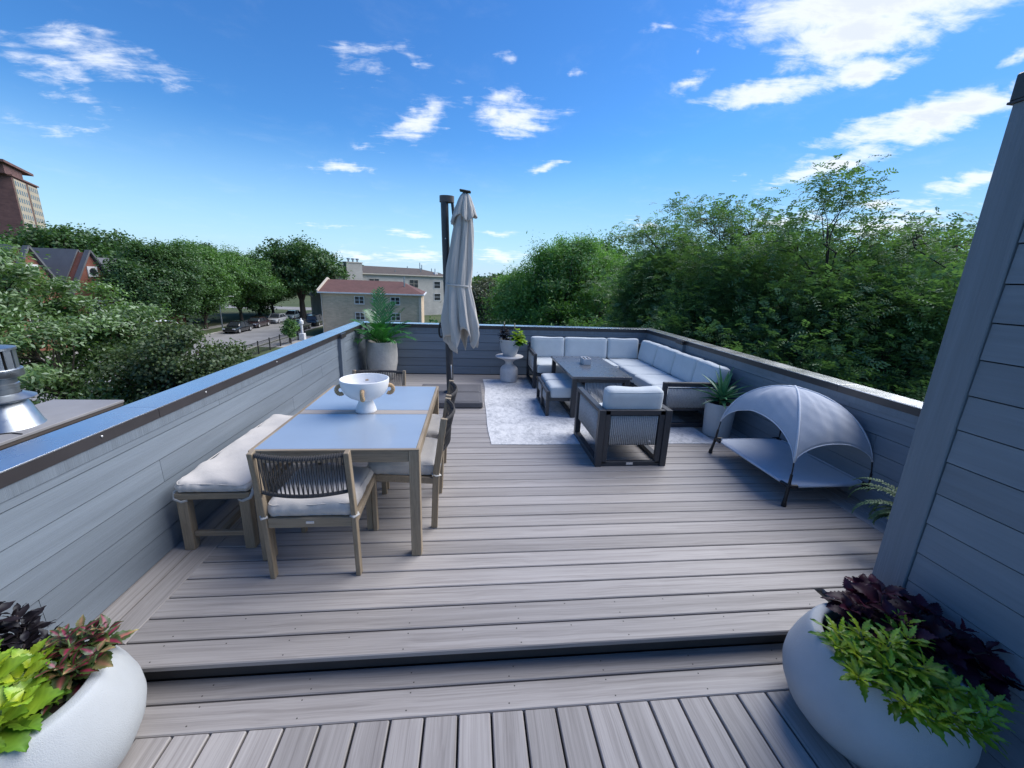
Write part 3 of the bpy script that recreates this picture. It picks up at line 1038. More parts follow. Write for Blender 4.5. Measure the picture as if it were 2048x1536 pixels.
MB().box((0, 0, 0), (bl - 0.104, 0.034, 0.030), 0.003).build('long_stretcher', M['teak'], bn, loc=(0, 0, 0.105), rot=(0, 0, PI / 2))
MB().box((0, 0, 0.386), (bw - 0.08, bl - 0.08, 0.012)).build('seat_board', M['teak'], bn)
cu = add_cushion('bench_cushion', bn, (0.0, 0, 0.404), bw + 0.0, bl - 0.01, 0.072, M['cream'], crown=0.022, seed=11, wrinkle=0.008, r=0.034, n=(30, 70, 8), side_bulge=0.006, ruffle=0.005, dent=0.014)
for sx in (-1, 1):
    MB().tube([(sx * 0.21, -bl / 2 + 0.06, 0.02), (sx * 0.235, -bl / 2 + 0.03, 0.0), (sx * 0.225, -bl / 2 + 0.004, -0.035), (sx * 0.18, -bl / 2 - 0.004, -0.052), (sx * 0.15, -bl / 2 + 0.01, -0.05)], 0.011, 6, flat=0.4).build('tie_strap', M['white_strap'], cu, smooth=180)

# ---------------------------------------------------------------- cantilever umbrella
um = thing('cantilever_umbrella', 'closed taupe cantilever umbrella tied to its dark pole', 'umbrella', (-0.295, 5.93, 0))
for sx in (-1, 1):
    for sy in (-1, 1):
        b = MB()
        b.box((sx * 0.238, sy * 0.255, 0.048), (0.472, 0.506, 0.085), 0.012)
        b.box((sx * 0.238, sy * 0.255, 0.093), (0.38, 0.41, 0.008), 0.004)
        b.build('base_slab', M['rope_base'] if 'rope_base' in M else M['charcoal'], um)
MB().lathe([(0.10, 0.09), (0.10, 0.105), (0.055, 0.12), (0.05, 0.14)], 24).build('pole_foot', M['charcoal'], um, smooth=40)


def pole_pt(z):
    return Vector((0.0 - 0.075 * (z / 2.8) * 1.0, 0, z))


def oval(mb, p0, p1, rx, ry, n=20):
    vs = []
    for p in (p0, p1):
        for k in range(n):
            a = 2 * PI * k / n
            vs.append(Vector(p) + Vector((math.cos(a) * rx, math.sin(a) * ry, 0)))
    fs = [(k, (k + 1) % n, n + (k + 1) % n, n + k) for k in range(n)]
    fs += [tuple(reversed(range(n))), tuple(range(n, 2 * n))]
    mb.add(vs, fs)


pm = MB()
oval(pm, pole_pt(0.10), pole_pt(2.76), 0.052, 0.068)
pm.build('pole', M['pole'] if 'pole' in M else M['charcoal'], um, smooth=40)
pt = pole_pt(2.79)
pm = MB()
vs_ = []
oval(pm, (pt.x + 0.033, 0, 2.745), (pt.x + 0.033, 0, 2.825), 0.098, 0.075)
pm.build('pole_cap', M['brown_metal'], um, smooth=40)
MB().bar((pt.x + 0.105, 0, 2.75), (0.10, -0.02, 2.12), 0.035, 0.035, 0.004).build('arm_strut', M['charcoal'], um)
hd = MB()
hd.tube([(-0.112 + 0.05 * math.cos(a) * .6 - 0.02, -0.02, 1.03 + 0.105 * math.sin(a)) for a in np.linspace(0, 2 * PI, 21)], 0.013, 8, cap=False)
hd.build('crank_handle', M['black'], um, smooth=180)
MB().box((-0.075, 0, 1.03), (0.06, 0.07, 0.14), 0.012).build('crank_box', M['black'], um)
MB().tube([(0.02, -0.066, 0.33), (0.022, -0.085, 0.34), (0.012, -0.085, 0.52), (0.010, -0.066, 0.53)], 0.006, 6).build('pole_handle', M['tag'], um, smooth=180)
for z in (2.28,):
    MB().lathe([(0.008, 0), (0.008, 0.004), (0.0001, 0.006)], 10).xform(Matrix.Rotation(PI / 2, 4, 'X')).build('bolt', M['tag'], um, loc=(-0.06, -0.068, z))
for ch_ in um.children:
    pass


def canopy_mesh(z_top, hem, rad_f, cx_f, seed, folds, amp, nz=46, nth=144, thick=0.004, twist=0.0, cy=-0.13):
    rnd = random.Random(seed)
    ph = [rnd.uniform(0, 6.28) for _ in range(6)]
    vs, fs = [], []
    for i in range(nz + 1):
        v = i / nz
        for k in range(nth):
            th = 2 * PI * k / nth
            zb = hem(th)
            z = z_top + (zb - z_top) * v
            r = rad_f(z)
            a = amp(z)
            w = th * folds + ph[0] + 0.5 * math.sin(2 * th + ph[1]) + twist * v
            f = abs(math.sin(w / 2)) ** 0.65 * 2 - 1.25
            f += 0.22 * math.sin(th * 17 + 5 * v + ph[4]) * math.sin(3 * v * 3.1 + ph[5] + 2 * th) + 0.10 * math.sin(th * 31 - 9 * v)
            g = 0.35 * math.sin(th * 3 + ph[2] + 2.0 * v) + 0.2 * math.sin(th * 5 + ph[3] - 3.0 * v)
            rr = r * (1 + a * f + a * 0.8 * g)
            vs.append((cx_f(z) + math.cos(th) * rr * 1.0, cy + math.sin(th) * rr * 0.85, z))
    for i in range(nz):
        for k in range(nth):
            k2 = (k + 1) % nth
            fs.append((i * nth + k, (i + 1) * nth + k, (i + 1) * nth + k2, i * nth + k2))
    mb = MB()
    mb.add(vs, fs)
    return mb


def lerp_tab(tab):
    zs = [t[0] for t in tab]
    vv = [t[1] for t in tab]
    return lambda z: float(np.interp(z, zs, vv))


cxf = lerp_tab([(0.60, 0.235), (0.85, 0.215), (1.2, 0.165), (1.65, 0.125), (2.2, 0.165), (2.6, 0.195), (2.82, 0.205)])
rf = lerp_tab([(0.60, 0.180), (0.85, 0.205), (1.15, 0.206), (1.5, 0.176), (1.64, 0.160), (1.70, 0.158), (1.9, 0.155), (2.3, 0.122), (2.55, 0.098), (2.72, 0.075), (2.80, 0.045), (2.82, 0.03)])
af = lerp_tab([(0.6, 0.42), (1.2, 0.34), (1.6, 0.16), (1.68, 0.14), (1.9, 0.22), (2.4, 0.28), (2.8, 0.10)])


def hem_main(th):
    return 0.70 + 0.34 * abs(math.sin(2.5 * (th - 0.35))) ** 0.9 + 0.05 * math.sin(3 * th + 1.0) + 0.16 * max(0, math.cos(th + 0.75)) ** 3 - 0.03 * math.cos(th - 4.2)


cm = canopy_mesh(2.80, hem_main, rf, cxf, 4, 8, af, twist=0.6)
me = cm.mesh('canopy', M['canopy'], 180)
cano = put('canopy', me, um)
sol = cano.modifiers.new('thickness', 'SOLIDIFY')
sol.thickness = 0.004
# top valance
rv = lerp_tab([(2.45, 0.158), (2.56, 0.142), (2.66, 0.115), (2.76, 0.085), (2.82, 0.06), (2.85, 0.035)])
av = lerp_tab([(2.45, 0.26), (2.6, 0.22), (2.8, 0.12)])
vm_ = canopy_mesh(2.845, lambda th: 2.555 + 0.055 * math.cos(4 * th + 2.1) + 0.03 * math.sin(3 * th) - 0.04 * math.cos(th - 4.2), rv, cxf, 9, 8, av, nz=16, nth=120, twist=0.3)
va = put('top_valance', vm_.mesh('top_valance', M['canopy'], 180), um)
sol = va.modifiers.new('thickness', 'SOLIDIFY')
sol.thickness = 0.004
MB().box((0.205, -0.13, 2.872), (0.150, 0.12, 0.018), 0.008, Matrix.Rotation(rad(7), 3, 'Y')).build('solar_cap', M['black'], um)
MB().lathe([(0.04, 2.835), (0.032, 2.862)], 14).build('cap_neck', M['brown_metal'], um, loc=(0.205, -0.13, 0))
bt = MB()
pts = []
for k in range(49):
    a = 2 * PI * k / 48
    rr = 0.176 * (1 + 0.03 * math.sin(5 * a))
    pts.append((0.126 + math.cos(a) * rr, -0.13 + math.sin(a) * rr * 0.86, 1.665 - 0.012 * math.cos(a)))
vs, fs = [], []
for p in pts[:-1]:
    vs.append((p[0], p[1], p[2] - 0.014))
    vs.append((p[0] * 1.0, p[1], p[2] + 0.014))
n_ = 48
for k in range(n_):
    a, b = 2 * k, 2 * ((k + 1) % n_)
    fs.append((a, b, b + 1, a + 1))
bt.add(vs, fs)
tb = put('tie_band', bt.mesh('tie_band', M['canopy'], 180), um)
sol = tb.modifiers.new('thickness', 'SOLIDIFY')
sol.thickness = 0.004

# ---------------------------------------------------------------- outdoor rug
rm, t, b = new_mat('distressed_rug')
tc = t.n('ShaderNodeTexCoord')
v = tc.outputs['Object']
big = t.noise(v, 2.2, 5.0, 0.65)
pat = t.noise(t.mapping(v, scale=(1, 0.6, 1)), 15.0, 6.0, 0.75, 0.8)
fine = t.noise(t.mapping(v, scale=(3, 1, 1)), 95.0, 3.0, 0.7)
f = t.m('ADD', t.m('MULTIPLY', pat, 0.58), t.m('MULTIPLY', big, 0.38))
f = t.m('ADD', f, t.m('MULTIPLY', t.m('SUBTRACT', fine, 0.5), 0.22))
t.link(t.ramp(f, [(0.38, (0.34, 0.355, 0.38)), (0.47, (0.52, 0.53, 0.55)), (0.55, (0.645, 0.65, 0.66)), (0.8, (0.70, 0.705, 0.71))]), b.inputs['Base Color'])
b.inputs['Roughness'].default_value = 0.95
bp = t.n('ShaderNodeBump')
bp.inputs['Strength'].default_value = 0.5
bp.inputs['Distance'].default_value = 0.004
t.link(fine, bp.inputs['Height'])
t.link(bp.outputs[0], b.inputs['Normal'])
RX0, RX1, RY0, RY1 = 0.225, 2.87, 4.125, 7.13
rg = MB()
vs, fs = [], []
nx_, ny_ = 40, 44
rr_ = random.Random(8)
for lev in (0.001, 0.0075):
    for i in range(nx_ + 1):
        for j in range(ny_ + 1):
            x = RX0 + (RX1 - RX0) * i / nx_
            y = RY0 + (RY1 - RY0) * j / ny_
            x += 0.006 * math.sin(y * 5.1) * (1 if i in (0, nx_) else 0) + (0.012 if i == 0 else 0) * math.sin(y * 2.1)
            y += 0.005 * math.sin(x * 6.3) * (1 if j in (0, ny_) else 0)
            vs.append((x, y, lev + (0.0012 * math.sin(x * 9) * math.sin(y * 7) if lev > 0.005 else 0)))
N1 = (nx_ + 1) * (ny_ + 1)
for i in range(nx_):
    for j in range(ny_):
        a = N1 + i * (ny_ + 1) + j
        fs.append((a, a + ny_ + 1, a + ny_ + 2, a + 1))
ring = [i * (ny_ + 1) for i in range(nx_ + 1)] + [nx_ * (ny_ + 1) + j for j in range(1, ny_ + 1)] + [i * (ny_ + 1) + ny_ for i in range(nx_ - 1, -1, -1)] + [j for j in range(ny_ - 1, 0, -1)]
for k in range(len(ring)):
    a, b2 = ring[k], ring[(k + 1) % len(ring)]
    fs.append((a, b2, N1 + b2, N1 + a))
rg.add(vs, fs)
rug = rg.build('outdoor_rug', rm, smooth=50)
tag(rug, 'pale distressed rug under the sofa group', 'rug')

# ---------------------------------------------------------------- rope panel


def rope_panel(name, parent, p0, ux, uz, w, h, pitch=0.0190, r=0.0058, mat=None, depth=0.010):
    """vertical cords over a thin board; p0 lower corner, ux / uz unit directions"""
    mb = MB()
    p0, ux, uz = Vector(p0), Vector(ux).normalized(), Vector(uz).normalized()
    nrm = ux.cross(uz)
    n = max(2, int(w / pitch))
    for k in range(n):
        x = (k + 0.5) * w / n
        for s in (-1, 1):
            mb.tube([p0 + ux * x + nrm * s * depth * 0.5, p0 + ux * x + uz * h * 0.5 + nrm * s * depth * 0.62, p0 + ux * x + uz * h + nrm * s * depth * 0.5], r, 5, cap=True)
    o = mb.build(name, mat or M['rope_grey'], parent, smooth=180)
    o['kind'] = 'stuff'
    fr = MB()
    for zz in (0.0, h):
        fr.tube([p0 + uz * zz, p0 + ux * w + uz * zz], 0.008, 6)
    fr.build('cord_rail', M['charcoal'], parent, smooth=180)
    return o


# ---------------------------------------------------------------- sectional sofa
so = thing('sectional_sofa', 'L-shaped charcoal frame sofa with pale grey cushions in the far right corner', 'sofa', (0, 0, 0.0075))
SZ = 0.265
AH = 0.590
BT = 0.775
# base frames
for (x0, x1, y0, y1) in ((1.10, 3.31, 6.50, 7.36), (2.52, 3.31, 4.70, 6.498)):
    w, l = x1 - x0, y1 - y0
    MB().box(((x0 + x1) / 2, (y0 + y1) / 2, SZ - 0.03), (w, l, 0.055), 0.004).build('seat_frame', M['charcoal'], so)
for (x, y) in ((1.8, 6.54), (2.5, 6.54), (2.56, 5.9), (2.56, 5.3), (3.27, 5.3), (3.27, 6.4), (2.5, 7.3), (1.8, 7.3), (3.27, 7.3)):
    MB().box((x, y, (SZ - 0.058) / 2), (0.05, 0.05, SZ - 0.058), 0.003).build('foot', M['charcoal'], so)
MB().box((2.55, 5.6, 0.02), (0.05, 1.75, 0.035), 0.003).build('floor_rail', M['charcoal'], so)
# back boards
MB().box((2.19, 7.345, 0.47), (2.24, 0.035, 0.40), 0.004).build('back_board', M['charcoal'], so)
MB().box((3.295, 5.98, 0.47), (0.035, 2.55, 0.40), 0.004).build('back_board', M['charcoal'], so)


def end_frame(parent, c, length, axis, h=AH, t=0.052, th=0.050):
    """closed loop arm frame in a vertical plane with a cord panel above and an open foot below"""
    f = MB()
    cx, cy = c
    ax = Vector((1, 0, 0)) if axis == 'x' else Vector((0, 1, 0))
    cc = Vector((cx, cy, 0))
    for s in (-1, 1):
        p = cc + ax * s * (length / 2 - t / 2)
        sz = (t, th, h) if axis == 'x' else (th, t, h)
        f.box(p + Vector((0, 0, h / 2)), sz, 0.004)
    for z in (t / 2, h - t / 2):
        sz = (length - 2 * t - 0.002, th, t) if axis == 'x' else (th, length - 2 * t - 0.002, t)
        f.box(cc + Vector((0, 0, z)), sz, 0.004)
    f.build('arm_frame', M['charcoal'], parent)
    ins = length - 2 * t - 0.03
    rope_panel('arm_cords', parent, cc - ax * ins / 2 + Vector((0, 0, 0.255)), ax, (0, 0, 1), ins, h - t - 0.275)
    if axis == 'x':
        f2 = MB().box(cc + Vector((0, 0, 0.235)), (length - 2 * t - 0.002, th * 0.8, 0.03), 0.003)
    else:
        f2 = MB().box(cc + Vector((0, 0, 0.235)), (th * 0.8, length - 2 * t - 0.002, 0.03), 0.003)
    f2.build('lower_rail', M['charcoal'], parent)


end_frame(so, (1.072, 6.93), 0.84, 'y')
end_frame(so, (2.80, 4.672), 0.80, 'x', t=0.056)
# cushions
SC = 0.155
cz = SZ - 0.002
for i, (x0, x1) in enumerate(((1.105, 1.705), (1.712, 2.515), (2.522, 3.13))):
    add_cushion('seat_cushion', so, ((x0 + x1) / 2, 6.83, cz), x1 - x0, 0.68, SC, M['greycush'], seed=20 + i, crown=0.012, wrinkle=0.0035, r=0.04)
for i, (y0, y1) in enumerate(((5.86, 6.485), (5.24, 5.853), (4.70, 5.233))):
    add_cushion('seat_cushion', so, (2.815, (y0 + y1) / 2, cz), 0.62, y1 - y0, SC, M['greycush'], seed=30 + i, crown=0.012, wrinkle=0.0035, r=0.04)
BH_ = BT - SZ - SC + 0.02
for i, (x0, x1) in enumerate(((1.09, 1.700), (1.708, 2.505), (2.512, 3.105))):
    add_cushion('back_cushion', so, ((x0 + x1) / 2, 7.185 + 0.02, SZ + SC - 0.015), x1 - x0, 0.17, BH_, M['greycush'], rot=(rad(-7), 0, 0), seed=40 + i, crown=0.012, wrinkle=0.0035, r=0.045, n=(14, 6, 10))
for i, (y0, y1) in enumerate(((6.475, 7.135), (5.850, 6.468), (5.240, 5.843), (4.69, 5.233))):
    add_cushion('back_cushion', so, (3.155, (y0 + y1) / 2, SZ + SC - 0.015), 0.175, y1 - y0, BH_, M['greycush'], rot=(0, rad(9), 0), seed=50 + i, crown=0.014, wrinkle=0.0035, r=0.05, n=(6, 14, 10))

# ---------------------------------------------------------------- low table
CH = 0.578
CX0, CX1, CY0, CY1 = 1.315, 2.125, 4.985, 6.46
ct = thing('coffee_table', 'dark topped outdoor table with corded pedestal in front of the sofa', 'table', ((CX0 + CX1) / 2, (CY0 + CY1) / 2, 0.0075))
cw, cl_ = CX1 - CX0, CY1 - CY0
MB().box((0, 0, CH - 0.022), (cw, cl_, 0.036), 0.004).build('table_top', M['tabletop_dark'], ct)
for sy in (-1, 1):
    f = MB()
    yy = sy * (cl_ / 2 - 0.055)
    for sx in (-1, 1):
        f.box((sx * (cw / 2 - 0.05), yy, (CH - 0.042) / 2), (0.062, 0.055, CH - 0.042), 0.004)
    f.box((0, yy, CH - 0.065), (cw - 0.166, 0.05, 0.045), 0.004)
    f.build('end_frame', M['charcoal'], ct)
    rope_panel('end_cords', ct, (-cw / 2 + 0.19, yy, 0.16), (1, 0, 0), (0, 0, 1), cw - 0.30, CH - 0.255)
for sx in (-1, 1):
    MB().box((sx * (cw / 2 - 0.05), 0, 0.024), (0.05, cl_ - 0.168, 0.04), 0.003).build('floor_rail', M['charcoal'], ct)
MB().box((-cw / 2 + 0.0135, -cl_ / 2 + 0.083, 0.2), (0.004, 0.008, 0.10)).build('maker_plate', M['tag'], ct)

bx_ = thing('napkin_box', 'small pale concrete box standing on the dark low table', 'box', (1.725, 5.84, CH + 0.004))
f = MB()
for sx in (-1, 1):
    f.box((sx * 0.052, 0, 0.045), (0.012, 0.20, 0.09), 0.002)
for sy in (-1, 1):
    f.box((0, sy * 0.094, 0.045), (0.091, 0.012, 0.09), 0.002)
f.build('case', M['marble'], bx_)
MB().box((0, 0, 0.072), (0.088, 0.172, 0.006)).build('insert', M['rope_dark'], bx_)
MB().box((0.0, 0.0, 0.083), (0.016, 0.205, 0.012), 0.002).build('holder_bar', M['tag'], bx_)

# ---------------------------------------------------------------- two ottomans


def make_ottoman(label):
    t = thing('ottoman', label, 'ottoman', (0, 0, 0.0075), 0, 'charcoal ottomans pushed under the low table')
    w, l, h = 0.60, 0.42, 0.345
    for sx in (-1, 1):
        f = MB()
        for sy in (-1, 1):
            f.box((sx * (w / 2 - 0.022), sy * (l / 2 - 0.024), h / 2), (0.044, 0.048, h), 0.004)
        for z in (0.02, h - 0.02):
            f.box((sx * (w / 2 - 0.022), 0, z), (0.044, l - 0.098, 0.038), 0.004)
        f.build('side_frame', M['charcoal'], t)
        rope_panel('side_cords', t, (sx * (w / 2 - 0.022), -l / 2 + 0.055, 0.175), (0, 1, 0), (0, 0, 1), l - 0.11, h - 0.225)
    for sy in (-1, 1):
        r_ = MB().box((0, sy * (l / 2 - 0.022), 0.230), (w - 0.09, 0.036, 0.045), 0.003).build('seat_rail', M['charcoal'], t)
        if sy < 0:
            MB().box((0.13, -l / 2 + 0.002, 0.230), (0.05, 0.005, 0.018), 0.006).build('maker_plate', M['tag'], r_)
    add_cushion('seat_cushion', t, (0, 0, 0.245), w - 0.10, l - 0.005, 0.155, M['greycush'], seed=61, crown=0.012, wrinkle=0.0035, r=0.035)
    return t


ot = make_ottoman('nearer of the two charcoal ottomans with grey cushions beside the low table')
ot.location = (1.31, 5.295, 0.0075)
o2 = copy_tree(ot)
o2.location = (1.32, 5.735, 0.0075)
o2['label'] = 'second charcoal ottoman, the one closer to the far parapet'

# ---------------------------------------------------------------- armchair seen from behind
AX0, AX1, AY0, AY1 = 1.235, 1.965, 3.565, 4.44
ac = thing('lounge_armchair', 'charcoal armchair with corded sides standing with its back towards us', 'armchair', ((AX0 + AX1) / 2, (AY0 + AY1) / 2, 0))
aw, al = AX1 - AX0, AY1 - AY0
for sx in (-1, 1):
    cx = sx * (aw / 2 - 0.032)
    f = MB()
    for sy in (-1, 1):
        f.box((cx, sy * (al / 2 - 0.03), AH / 2), (0.064, 0.060, AH), 0.004)
    for z in (0.028, AH - 0.02):
        f.box((cx, 0, z), (0.064, al - 0.122, 0.056 if z < 0.1 else 0.040), 0.004)
    f.build('arm_frame', M['charcoal'], ac)
    rope_panel('arm_cords', ac, (cx, -al / 2 + 0.075, 0.225), (0, 1, 0), (0, 0, 1), al - 0.15, AH - 0.28)
yb_ = -al / 2 + 0.034
f = MB()
for s in (-1, 1):
    f.box((s * (aw / 2 - 0.091), yb_, 0.305), (0.05, 0.044, 0.555), 0.004)
f.box((0, yb_, AH - 0.028), (aw - 0.132, 0.044, 0.05), 0.004)
f.box((0, yb_, 0.025), (aw - 0.132, 0.044, 0.048), 0.004)
fr_ = f.build('back_frame', M['charcoal'], ac)
MB().box((-0.01, yb_ - 0.0235, 0.026), (0.07, 0.004, 0.024), 0.006).build('maker_plate', M['tag'], fr_)
bc = rope_panel('back_cords', ac, (-aw / 2 + 0.125, yb_, 0.225), (1, 0, 0), (0, 0, 1), aw - 0.25, AH - 0.29)
MB().box((aw / 2 - 0.19, yb_ - 0.012, 0.262), (0.022, 0.004, 0.014), 0.003).build('small_tag', M['tag'], bc)
MB().box((0, 0.02, 0.235), (aw - 0.132, al - 0.12, 0.05), 0.004).build('seat_frame', M['charcoal'], ac)
add_cushion('seat_cushion', ac, (0, 0.06, 0.262), aw - 0.145, al - 0.20, 0.155, M['greycush'], seed=71, crown=0.014, wrinkle=0.0035, r=0.04)
add_cushion('back_cushion', ac, (0.0, -al / 2 + 0.155, 0.395), aw - 0.150, 0.175, 0.39, M['greycush'], rot=(rad(5), 0, 0), seed=72, crown=0.012, wrinkle=0.0035, r=0.055, n=(14, 8, 10))

# ---------------------------------------------------------------- side table and its pot
st = thing('side_table', 'pale stone pedestal side table with flared round top by the far parapet', 'side table', (0.685, 7.02, 0.0075))
prof = [(0.135, 0.0), (0.150, 0.012), (0.158, 0.10), (0.160, 0.19), (0.152, 0.235), (0.125, 0.272), (0.085, 0.300), (0.068, 0.325), (0.070, 0.352), (0.10, 0.385), (0.16, 0.412), (0.225, 0.432), (0.246, 0.446), (0.248, 0.456), (0.24, 0.462), (0.0001, 0.463)]
MB().lathe(prof, 48).build('pedestal', M['marble'], st, smooth=35)
prof_p = [(0.105, 0.0), (0.112, 0.006), (0.140, 0.07), (0.162, 0.14), (0.172, 0.20), (0.176, 0.255), (0.180, 0.262), (0.180, 0.285), (0.174, 0.289), (0.166, 0.285), (0.162, 0.25), (0.0001, 0.248)]
tp = thing('plant_pot', 'white rimmed pot on the round stone side table', 'pot', (0.685, 7.02, 0.472))
MB().lathe(prof_p, 40).build('shell', M['planter'], tp, smooth=35)
MB().lathe([(0.160, 0.252), (0.0001, 0.258)], 24, close=False).build('soil', M['soil'], tp)

# ---------------------------------------------------------------- tall pot of the palm
pp = thing('plant_pot', 'tall rough pale concrete pot in the far left corner', 'pot', (-1.545, 7.175, 0))
pr = [(0.185, 0.0), (0.20, 0.01), (0.232, 0.13), (0.258, 0.28), (0.266, 0.40), (0.262, 0.52), (0.248, 0.62), (0.238, 0.655), (0.232, 0.662), (0.218, 0.660), (0.212, 0.640), (0.215, 0.59), (0.0001, 0.585)]
mb = MB().lathe(pr, 56)
rr_ = random.Random(2)
mb.v = [(x * (1 + 0.010 * math.sin(7 * math.atan2(y, x) + z * 23) + 0.006 * math.sin(13 * math.atan2(y, x) - z * 31)), y * (1 + 0.010 * math.sin(7 * math.atan2(y, x) + z * 23)), z) for x, y, z in mb.v]
mb.build('shell', M['concrete'], pp, smooth=50)
MB().lathe([(0.216, 0.60), (0.0001, 0.612)], 24, close=False).build('soil', M['soil'], pp)

# ---------------------------------------------------------------- aloe pot
ap = thing('plant_pot', 'white cylinder pot between sofa end and dog bed', 'pot', (3.045, 4.44, 0))
pr = [(0.150, 0.0), (0.156, 0.006), (0.160, 0.12), (0.168, 0.28), (0.172, 0.405), (0.171, 0.412), (0.164, 0.412), (0.160, 0.405), (0.158, 0.37), (0.0001, 0.36)]
MB().lathe(pr, 44).build('shell', M['planter'], ap, smooth=35)
sg_ = MB()
rr_ = random.Random(6)
sg_.lathe([(0.159, 0.375), (0.0001, 0.383)], 24, close=False)
for k in range(60):
    a, q = rr_.uniform(0, 6.28), 0.15 * math.sqrt(rr_.random())
    sg_.box((q * math.cos(a), q * math.sin(a), 0.386), (rr_.uniform(.012, .03), rr_.uniform(.01, .02), 0.01), 0.003, Euler((rr_.uniform(-.4, .4), rr_.uniform(-.4, .4), a)).to_matrix())
sg_.build('soil', M['soil_bark'] if 'soil_bark' in M else M['soil'], ap)

# ---------------------------------------------------------------- dog bed with canopy
db = thing('dog_bed', 'raised grey cloth dog cot with a domed sun canopy', 'dog bed', (3.03, 3.335, 0))
DW, DL, DZ = 0.76, 1.06, 0.175
cx0, cy0 = DW / 2, DL / 2
cotv, cotf = [], []
cut = 0.055
nx_, ny_ = 16, 22
def cot_xy(u, v):
    x, y = u * (cx0 - 0.02), v * (cy0 - 0.02)
    k = max(0, abs(u) + abs(v) * 1.0 - (2 - 0.16)) / 0.16
    x -= math.copysign(k * 0.03, u)
    y -= math.copysign(k * 0.03, v)
    return x, y
for i in range(nx_ + 1):
    for j in range(ny_ + 1):
        u, v = -1 + 2 * i / nx_, -1 + 2 * j / ny_
        x, y = cot_xy(u, v)
        cotv.append((x, y, DZ - 0.012 * (1 - u * u) * (1 - v * v)))
for i in range(nx_):
    for j in range(ny_):
        a = i * (ny_ + 1) + j
        cotf.append((a, a + ny_ + 1, a + ny_ + 2, a + 1))
o = MB().add(cotv, cotf).build('sleeping_cloth', M['cot'], db, smooth=180)
sol = o.modifiers.new('thickness', 'SOLIDIFY')
sol.thickness = 0.004
for sx in (-1, 1):
    MB().tube([(sx * (cx0 - 0.02), -cy0 + 0.06, DZ - 0.008), (sx * (cx0 - 0.02), cy0 - 0.06, DZ - 0.008)], 0.013, 8).build('side_sleeve', M['cot'], db, smooth=180)
for sy in (-1, 1):
    MB().tube([(-cx0 + 0.06, sy * (cy0 - 0.02), DZ - 0.008), (cx0 - 0.06, sy * (cy0 - 0.02), DZ - 0.008)], 0.013, 8).build('end_sleeve', M['cot'], db, smooth=180)
APEX = Vector((-0.03, 0.0, 0.885))
for sx in (-1, 1):
    for sy in (-1, 1):
        g = MB()
        px, py = sx * (cx0 - 0.005), sy * (cy0 - 0.005)
        g.tube([(px, py, DZ - 0.005), (px + sx * 0.012, py + sy * 0.008, 0.09), (px + sx * 0.02, py + sy * 0.014, 0.03)], [0.014, 0.014, 0.0165], 10)
        g.lathe([(0.019, 0.0), (0.021, 0.008), (0.017, 0.045)], 12, (px + sx * 0.022, py + sy * 0.015, 0.0))
        g.build('leg', M['black'], db, smooth=50)
        j_ = MB()
        j_.tube([(px - sx * 0.075, py, DZ - 0.004), (px, py, DZ - 0.002), (px, py - sy * 0.085, DZ - 0.004)], 0.017, 8)
        j_.tube([(px, py, DZ - 0.02), (px - sx * 0.008, py - sy * 0.006, DZ + 0.105)], [0.012, 0.0105], 8)
        j_.build('corner_joint', M['black'], db, smooth=50)
# pole arches
def pole(corner, t):
    """t = 0 apex .. 1 corner"""
    cxp, cyp = corner[0] * (cx0 - 0.012), corner[1] * (cy0 - 0.010)
    k = math.sin(t * PI / 2) ** 1.0
    s = Vector((cxp, cyp, DZ + 0.03))
    return Vector((APEX.x + (s.x - APEX.x) * k, APEX.y + (s.y - APEX.y) * k, s.z + (APEX.z - s.z) * (math.cos(t * PI / 2) ** 0.92)))


corners = [(-1, -1), (1, -1), (1, 1), (-1, 1)]
for a, b in (((-1, -1), (1, 1)), ((1, -1), (-1, 1))):
    pts = [pole(a, t) for t in np.linspace(1, 0, 14)] + [pole(b, t) for t in np.linspace(0, 1, 14)[1:]]
    MB().tube(pts, 0.0055, 7).build('arch_pole', M['black'], db, smooth=180)
can = MB()
scoops = {0: 0.19, 1: 0.30, 2: 0.42, 3: 0.33}
seam_ = MB()
rr_ = random.Random(12)
for q in range(4):
    A, B = corners[q], corners[(q + 1) % 4]
    vs, fs = [], []
    nu, nv = 28, 26
    for i in range(nu + 1):
        u = i / nu
        te = 0.86 - scoops[q] * (1 - (2 * u - 1) ** 2) ** 0.62 * 0.78
        for j in range(nv + 1):
            t = te * (j / nv)
            pa, pb = pole(A, t), pole(B, t)
            p = pa.lerp(pb, u)
            bow = 4 * u * (1 - u)
            c_ = Vector((p.x - APEX.x, p.y - APEX.y, 0))
            out = c_.normalized() if c_.length > 1e-6 else Vector()
            p = p + out * (0.035 * bow * math.sin(min(1, t) * PI)) + Vector((0, 0, 0.012 * bow * math.sin(t * PI)))
            wr_ = 0.004 * math.sin(11 * u + 8 * t + q) * math.sin(5 * u - 9 * t + q * 2.0) + 0.0035 * math.exp(-((u - 0.22 - 0.25 * t) / 0.05) ** 2) - 0.003 * math.exp(-((u - 0.62 + 0.2 * t) / 0.04) ** 2) + 0.0018 * math.sin(23 * u - 17 * t + q) * math.sin(31 * t)
            p = p + (out + Vector((0, 0, 0.7))) * wr_ * min(1, t * 3)
            vs.append(p + Vector((0, 0, 0.007)))
    for i in range(nu):
        for j in range(nv):
            a = i * (nv + 1) + j
            fs.append((a, a + 1, a + nv + 2, a + nv + 1))
    pan = MB().add(vs, fs)
    o = pan.build('canopy_panel', M['cot_canopy'] if 'cot_canopy' in M else M['cot'], db, smooth=180)
    sol = o.modifiers.new('thickness', 'SOLIDIFY')
    sol.thickness = 0.002
    hem = [vs[i * (nv + 1) + nv] for i in range(nu + 1)]
    MB().tube(hem, 0.0045, 6).build('canopy_hem', M['cot'], o, smooth=180)
